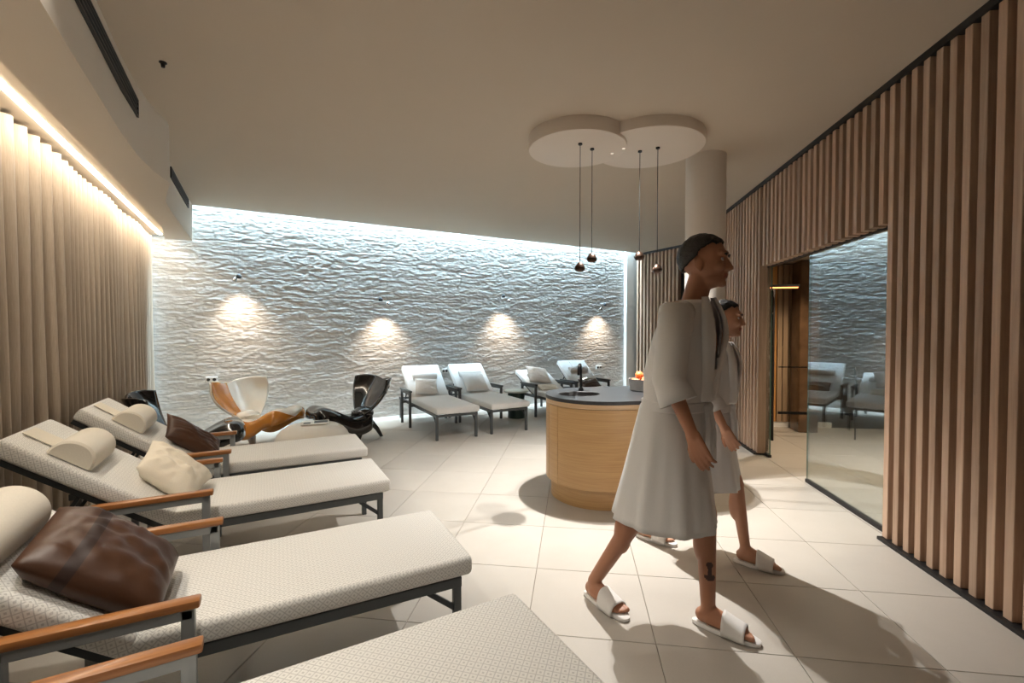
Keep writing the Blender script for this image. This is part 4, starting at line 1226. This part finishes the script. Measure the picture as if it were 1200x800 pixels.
def person(name, label, J, fw, hd, male, skin, hscale, feet, hand_n, seed=0):
    r = empty(name, (J['pelvis'][0], J['pelvis'][1], 0), 0, label, 'person')
    off = V(J['pelvis'][0], J['pelvis'][1], 0)
    j = {k: Vector(v) - off for k, v in J.items() if not isinstance(v, (int, float))}
    Rb = frame(fw); f, l, u = Rb.col[0].copy(), Rb.col[1].copy(), V(0, 0, 1)
    g = 1.0 if male else .88
    b = BM()
    # trunk
    ch = j['pelvis'].lerp(j['neck'], .68)
    add_sphere(b, j['pelvis'], 1, (.115 * g, .155 * (1.0 if male else 1.1), .12), 20, 14, Rb)
    add_sphere(b, j['pelvis'].lerp(j['neck'], .36), 1, (.105 * g, .135 * g, .16), 20, 14, Rb)
    add_sphere(b, ch, 1, (.136 * g, .168 * g, .19), 20, 14, Rb)
    add_sphere(b, j['pelvis'].lerp(j['neck'], .90), 1, (.075 * g, .145 * g, .07), 20, 14, Rb)
    add_cone(b, j['neck'] - f * .01 - V(0, 0, .03), j['head'] - V(0, 0, .07) - Vector(hd) * .018, .060 * g, .056 * g, 16)
    P, R = add_head(b, j['head'], hd, hscale, male)
    # limbs
    for sd in ('l', 'r'):
        add_cone(b, j[sd + 'hip'], j[sd + 'knee'], .088 * g, .055 * g); add_cone(b, j[sd + 'knee'], j[sd + 'ank'], .052 * g, .034 * g)
        cp = j[sd + 'knee'].lerp(j[sd + 'ank'], .30)
        add_sphere(b, cp - f * .016, 1, (.048 * g, .048 * g, .11), 16, 12, frame(f, (j[sd + 'knee'] - j[sd + 'ank']).normalized()))
        add_cone(b, j[sd + 'sho'], j[sd + 'elb'], .052 * g, .041 * g); add_cone(b, j[sd + 'elb'], j[sd + 'wri'], .041 * g, .026 * g)
        add_hand(b, j[sd + 'wri'], j[sd + 'elb'], Vector(hand_n[sd]), 1 if sd == 'l' else -1, g)
        he, to = feet[sd]; he = Vector((*he, 0)) - off; to = Vector((*to, 0)) - off
        add_foot(b, j[sd + 'ank'], he, to); add_toes(b, he, to, 1 if sd == 'l' else -1)
        slipper(r, he, to)
    me = voxel(b, .0052, 5, .55)
    me.name = 'body'
    me.materials.clear(); me.materials.append(skin); me.materials.append(M['lips']); me.materials.append(M['tattoo'])
    me.shade_smooth()
    lipc = P(.094, 0, -.064)
    tat = None
    if 'tattoo' in J: tat = j['tattoo']
    mi = np.zeros(len(me.polygons), dtype=np.int32)
    cs = np.empty(len(me.polygons) * 3); me.polygons.foreach_get('center', cs); cs = cs.reshape(-1, 3)
    rel = (cs - np.array(lipc)) @ np.array(R)
    mi[(np.abs(rel[:, 1]) < .022) & (np.abs(rel[:, 2]) < .0095) & (rel[:, 0] > -.012) & (rel[:, 0] < .03)] = 1
    if tat is not None:
        dv = cs - np.array(tat); zz = dv[:, 2]; tw = dv[:, 0]
        near = np.linalg.norm(dv, axis=1) < .07
        mk = (np.hypot(tw, zz - .030) < .016) | ((np.abs(tw) < .010) & (zz < .03) & (zz > -.045)) | (np.hypot(tw - .014, zz + .030) < .013) | (np.hypot(tw + .014, zz + .026) < .011)
        mi[near & mk & (dv[:, 1] < .03)] = 2
    me.polygons.foreach_set('material_index', mi)
    link_mesh('body', me, None, r)
    # eyes, brows
    for y in (-.031, .031):
        b = BM(); add_sphere(b, P(.0770, y, .006), .0100 * hscale, (1, 1, 1), 14, 10, R); eo = mesh_obj('eye', b, M['eye'], r, True)
        b = BM(); add_sphere(b, P(.0832, y, .006), .0056 * hscale, (.8, 1, 1), 10, 8, R); mesh_obj('iris', b, M['iris'], eo, True)
        b = BM(); add_tube(b, [P(.094, y - .018, .026), P(.098, y, .031), P(.092, y + .018, .026)], .0038, 8); mesh_obj('eyebrow', b, M['hair'], r, True)
    # hair: cap over the skull
    b = BM(); add_sphere(b, V(0, 0, 0), 1, (1, 1, 1), 120, 90)
    kill = []
    for v in b.verts:
        d = v.co.copy()
        lim = -.05 + .75 * max(0, d.x) - .75 * max(0, -d.x) + (.18 if abs(d.y) > .6 and d.x > 0 else 0)
        if d.z < lim: kill.append(v)
        rr = 1 + .03 * mnoise.noise(d * 6) + (.02 if male else .0)
        v.co = P(-.012 + .109 * d.x * rr, .085 * d.y * rr, .028 + .104 * d.z * rr)
    bmesh.ops.delete(b, geom=kill, context='VERTS')
    ho = mesh_obj('hair', b, M['hair'], r, 'all'); md = ho.modifiers.new('t', 'SOLIDIFY'); md.thickness = .016; md.offset = -1
    if not male:
        b = BM(); add_sphere(b, P(-.135, 0, .035), .045, (1, 1.1, .95), 20, 14, R); mesh_obj('hair_bun', b, M['hair'], ho, True)
    # bathrobe: skirt and body as one shell
    b = BM(); nr, ns_ = 40, 72
    hem = J['hem']; waist = j['pelvis'].z + .10; nk = j['neck'].z + .015
    rows = []
    kn = (j['lknee'] + j['rknee']) / 2; an_ = (j['lank'] + j['rank']) / 2
    sp = (j['lank'] - j['rank']).dot(f)
    for i in range(nr + 1):
        t = i / nr; z = hem + (nk - hem) * t
        if z < waist:
            q = (waist - z) / (waist - hem)
            c = j['pelvis'].lerp(V(an_.x * .55, an_.y * .55, 0), q * .7); c.z = z
            wl_ = (.172 + .055 * q) * g; wf = (.140 + (.035 + abs(sp) * .15) * q) * g
        else:
            q = (z - waist) / (nk - waist)
            c = j['pelvis'].lerp(j['neck'], max(0, (z - j['pelvis'].z) / (j['neck'].z - j['pelvis'].z))); c.z = z
            wl_ = (.172 + .045 * math.sin(min(1, q / .72) * PI / 2)) * g; wf = (.140 + .022 * math.sin(min(1, q / .6) * PI)) * g
            if q > .60: e = (q - .60) / .40; wl_ *= 1 - .62 * e ** 1.7; wf *= 1 - .40 * e ** 2
        row = []
        for k in range(ns_):
            a = 2 * PI * k / ns_
            fold_ = 1 + (.035 * math.sin(a * 9 + seed + z * 2) + .02 * math.sin(a * 17 + 2 * seed)) * max(0, (waist - z) / (waist - hem)) + .02 * mnoise.noise(V(math.cos(a) * 2, math.sin(a) * 2, z * 4 + seed))
            row.append(b.verts.new(c + f * wf * math.cos(a) * fold_ + l * wl_ * math.sin(a) * fold_))
        rows.append(row)
    v0 = waist + .16; kill = set()
    for i in range(nr):
        z = hem + (nk - hem) * (i + .5) / nr
        for k in range(ns_):
            a = 2 * PI * (k + .5) / ns_; a = a - 2 * PI if a > PI else a
            if z > v0 and abs(a) < .55 * (z - v0) / (nk - v0): continue
            b.faces.new((rows[i][k], rows[i][(k + 1) % ns_], rows[i + 1][(k + 1) % ns_], rows[i + 1][k]))
    for v in [v for v in b.verts if not v.link_faces]: b.verts.remove(v)
    # sleeves
    for sd in ('l', 'r'):
        s0, s1, s2 = j[sd + 'sho'], j[sd + 'elb'], j[sd + 'elb'].lerp(j[sd + 'wri'], J['cuff'])
        inn_ = s0 + (j['neck'] - s0) * .35
        pts = [inn_ - V(0, 0, .02), s0, s0.lerp(s1, .5), s1, s1.lerp(s2, .5), s2]
        add_tube(b, pts, [.058 * g, .076 * g, .074 * g, .070 * g, .074 * g, .082 * g], 24, cap=False)
    ro = mesh_obj('bathrobe', b, M['robe'], r, 'all'); md = ro.modifiers.new('t', 'SOLIDIFY'); md.thickness = .008; md.offset = 0
    for sgn in (-1, 1):                            # shawl collar
        b = BM(); rows2 = []
        for i in range(15):
            q = i / 14; z = v0 - .13 + (nk + .015 - v0 + .13) * q
            c = j['pelvis'].lerp(j['neck'], (z - j['pelvis'].z) / (j['neck'].z - j['pelvis'].z)); c.z = z
            a = sgn * (-.05 + .58 * q)
            qq = (z - waist) / (nk - waist); wl_ = .217 * g; wf = .158 * g
            if qq > .60: e = (qq - .60) / .40; wl_ *= 1 - .62 * e ** 1.7; wf *= 1 - .40 * e ** 2
            row = []
            for da, lift in ((-.06, .006), (.08, .020), (.24, .018), (.36, .004)):
                aa = a + sgn * da; row.append(b.verts.new(c + f * (wf + lift) * math.cos(aa) + l * (wl_ + lift) * math.sin(aa)))
            rows2.append(row)
        for i in range(14):
            for k in range(3): b.faces.new((rows2[i][k], rows2[i][k + 1], rows2[i + 1][k + 1], rows2[i + 1][k]))
        co_ = mesh_obj('collar', b, M['robe'], ro, 'all'); md = co_.modifiers.new('t', 'SOLIDIFY'); md.thickness = .010
    b = BM(); rows2 = []
    for zz, ex in ((-.025, .006), (-.02, .012), (.02, .012), (.025, .006)):
        c = j['pelvis'].lerp(j['neck'], .10 / (j['neck'].z - j['pelvis'].z)); c.z = waist + zz
        rows2.append([b.verts.new(c + f * (.143 * g + ex) * math.cos(2 * PI * k / 48) + l * (.175 * g + ex) * math.sin(2 * PI * k / 48)) for k in range(48)])
    for r1, r2 in zip(rows2, rows2[1:]):
        for k in range(48): b.faces.new((r1[k], r1[(k + 1) % 48], r2[(k + 1) % 48], r2[k]))
    kc = j['pelvis'].lerp(j['neck'], .2) + f * (.16 * g); kc.z = waist
    add_sphere(b, kc, .026, (.8, 1.2, 1), 14, 10, Rb)
    add_tube(b, [kc + l * .012, kc + l * .03 + f * .012 - V(0, 0, .12), kc + l * .035 + f * .01 - V(0, 0, .27)], [.014, .016, .015], 8)
    add_tube(b, [kc - l * .012, kc - l * .02 + f * .014 - V(0, 0, .10), kc - l * .03 + f * .012 - V(0, 0, .22)], [.014, .016, .015], 8)
    mesh_obj('belt', b, M['robe'], ro, True)
    return r

# man, mid stride, nearer to the camera
f1 = V(.80, -.60, 0); l1 = V(.60, .80, 0)
pel = V(.485, 2.365, .985); nek = V(.575, 2.33, 1.575)
man = person('person', 'man in white bathrobe and slippers striding to the right in front of the counter', dict(
    pelvis=pel, neck=nek, head=nek + V(.045, -.025, .195),
    lhip=pel + l1 * .09 - V(0, 0, .03), rhip=pel - l1 * .09 - V(0, 0, .03),
    lknee=(.645, 2.345, .54), rknee=(.335, 2.365, .53), lank=(.650, 2.305, .100), rank=(.110, 2.462, .105),
    lsho=nek + l1 * .185 - V(0, 0, .045), rsho=nek - l1 * .185 - V(0, 0, .045),
    lelb=(.565, 2.565, 1.235), lwri=(.48, 2.60, .985), relb=(.425, 2.145, 1.225), rwri=(.515, 2.075, .985),
    tattoo=(.650, 2.27, .285), hem=.50, cuff=.42), f1, V(.88, -.47, 0), True, M['skin'], 1.06,
    {'l': ((.589, 2.341), (.846, 2.196)), 'r': ((.065, 2.515), (.265, 2.297))}, {'l': (-.6, -.8, 0), 'r': (.6, .8, 0)}, 1.3)
f2 = V(.86, -.51, 0); l2 = V(.51, .86, 0)
pel = V(.85, 3.085, .865); nek = V(.905, 3.055, 1.345)
woman = person('person', 'woman in white bathrobe and slippers walking on the far side of the man', dict(
    pelvis=pel, neck=nek, head=nek + V(.04, -.02, .172),
    lhip=pel + l2 * .08 - V(0, 0, .03), rhip=pel - l2 * .08 - V(0, 0, .03),
    lknee=(1.015, 3.03, .475), rknee=(.715, 3.12, .465), lank=(1.055, 2.972, .098), rank=(.478, 3.262, .10),
    lsho=nek + l2 * .155 - V(0, 0, .05), rsho=nek - l2 * .155 - V(0, 0, .05),
    lelb=(.91, 3.27, 1.06), lwri=(.88, 3.30, .84), relb=(.80, 2.91, 1.06), rwri=(.89, 2.85, .86),
    hem=.46, cuff=.5), f2, V(.90, -.43, 0), False, M['skin_fair'], .96,
    {'l': ((.999, 3.0), (1.238, 2.88)), 'r': ((.429, 3.288), (.679, 3.154))}, {'l': (-.5, -.86, 0), 'r': (.5, .86, 0)}, 4.1)
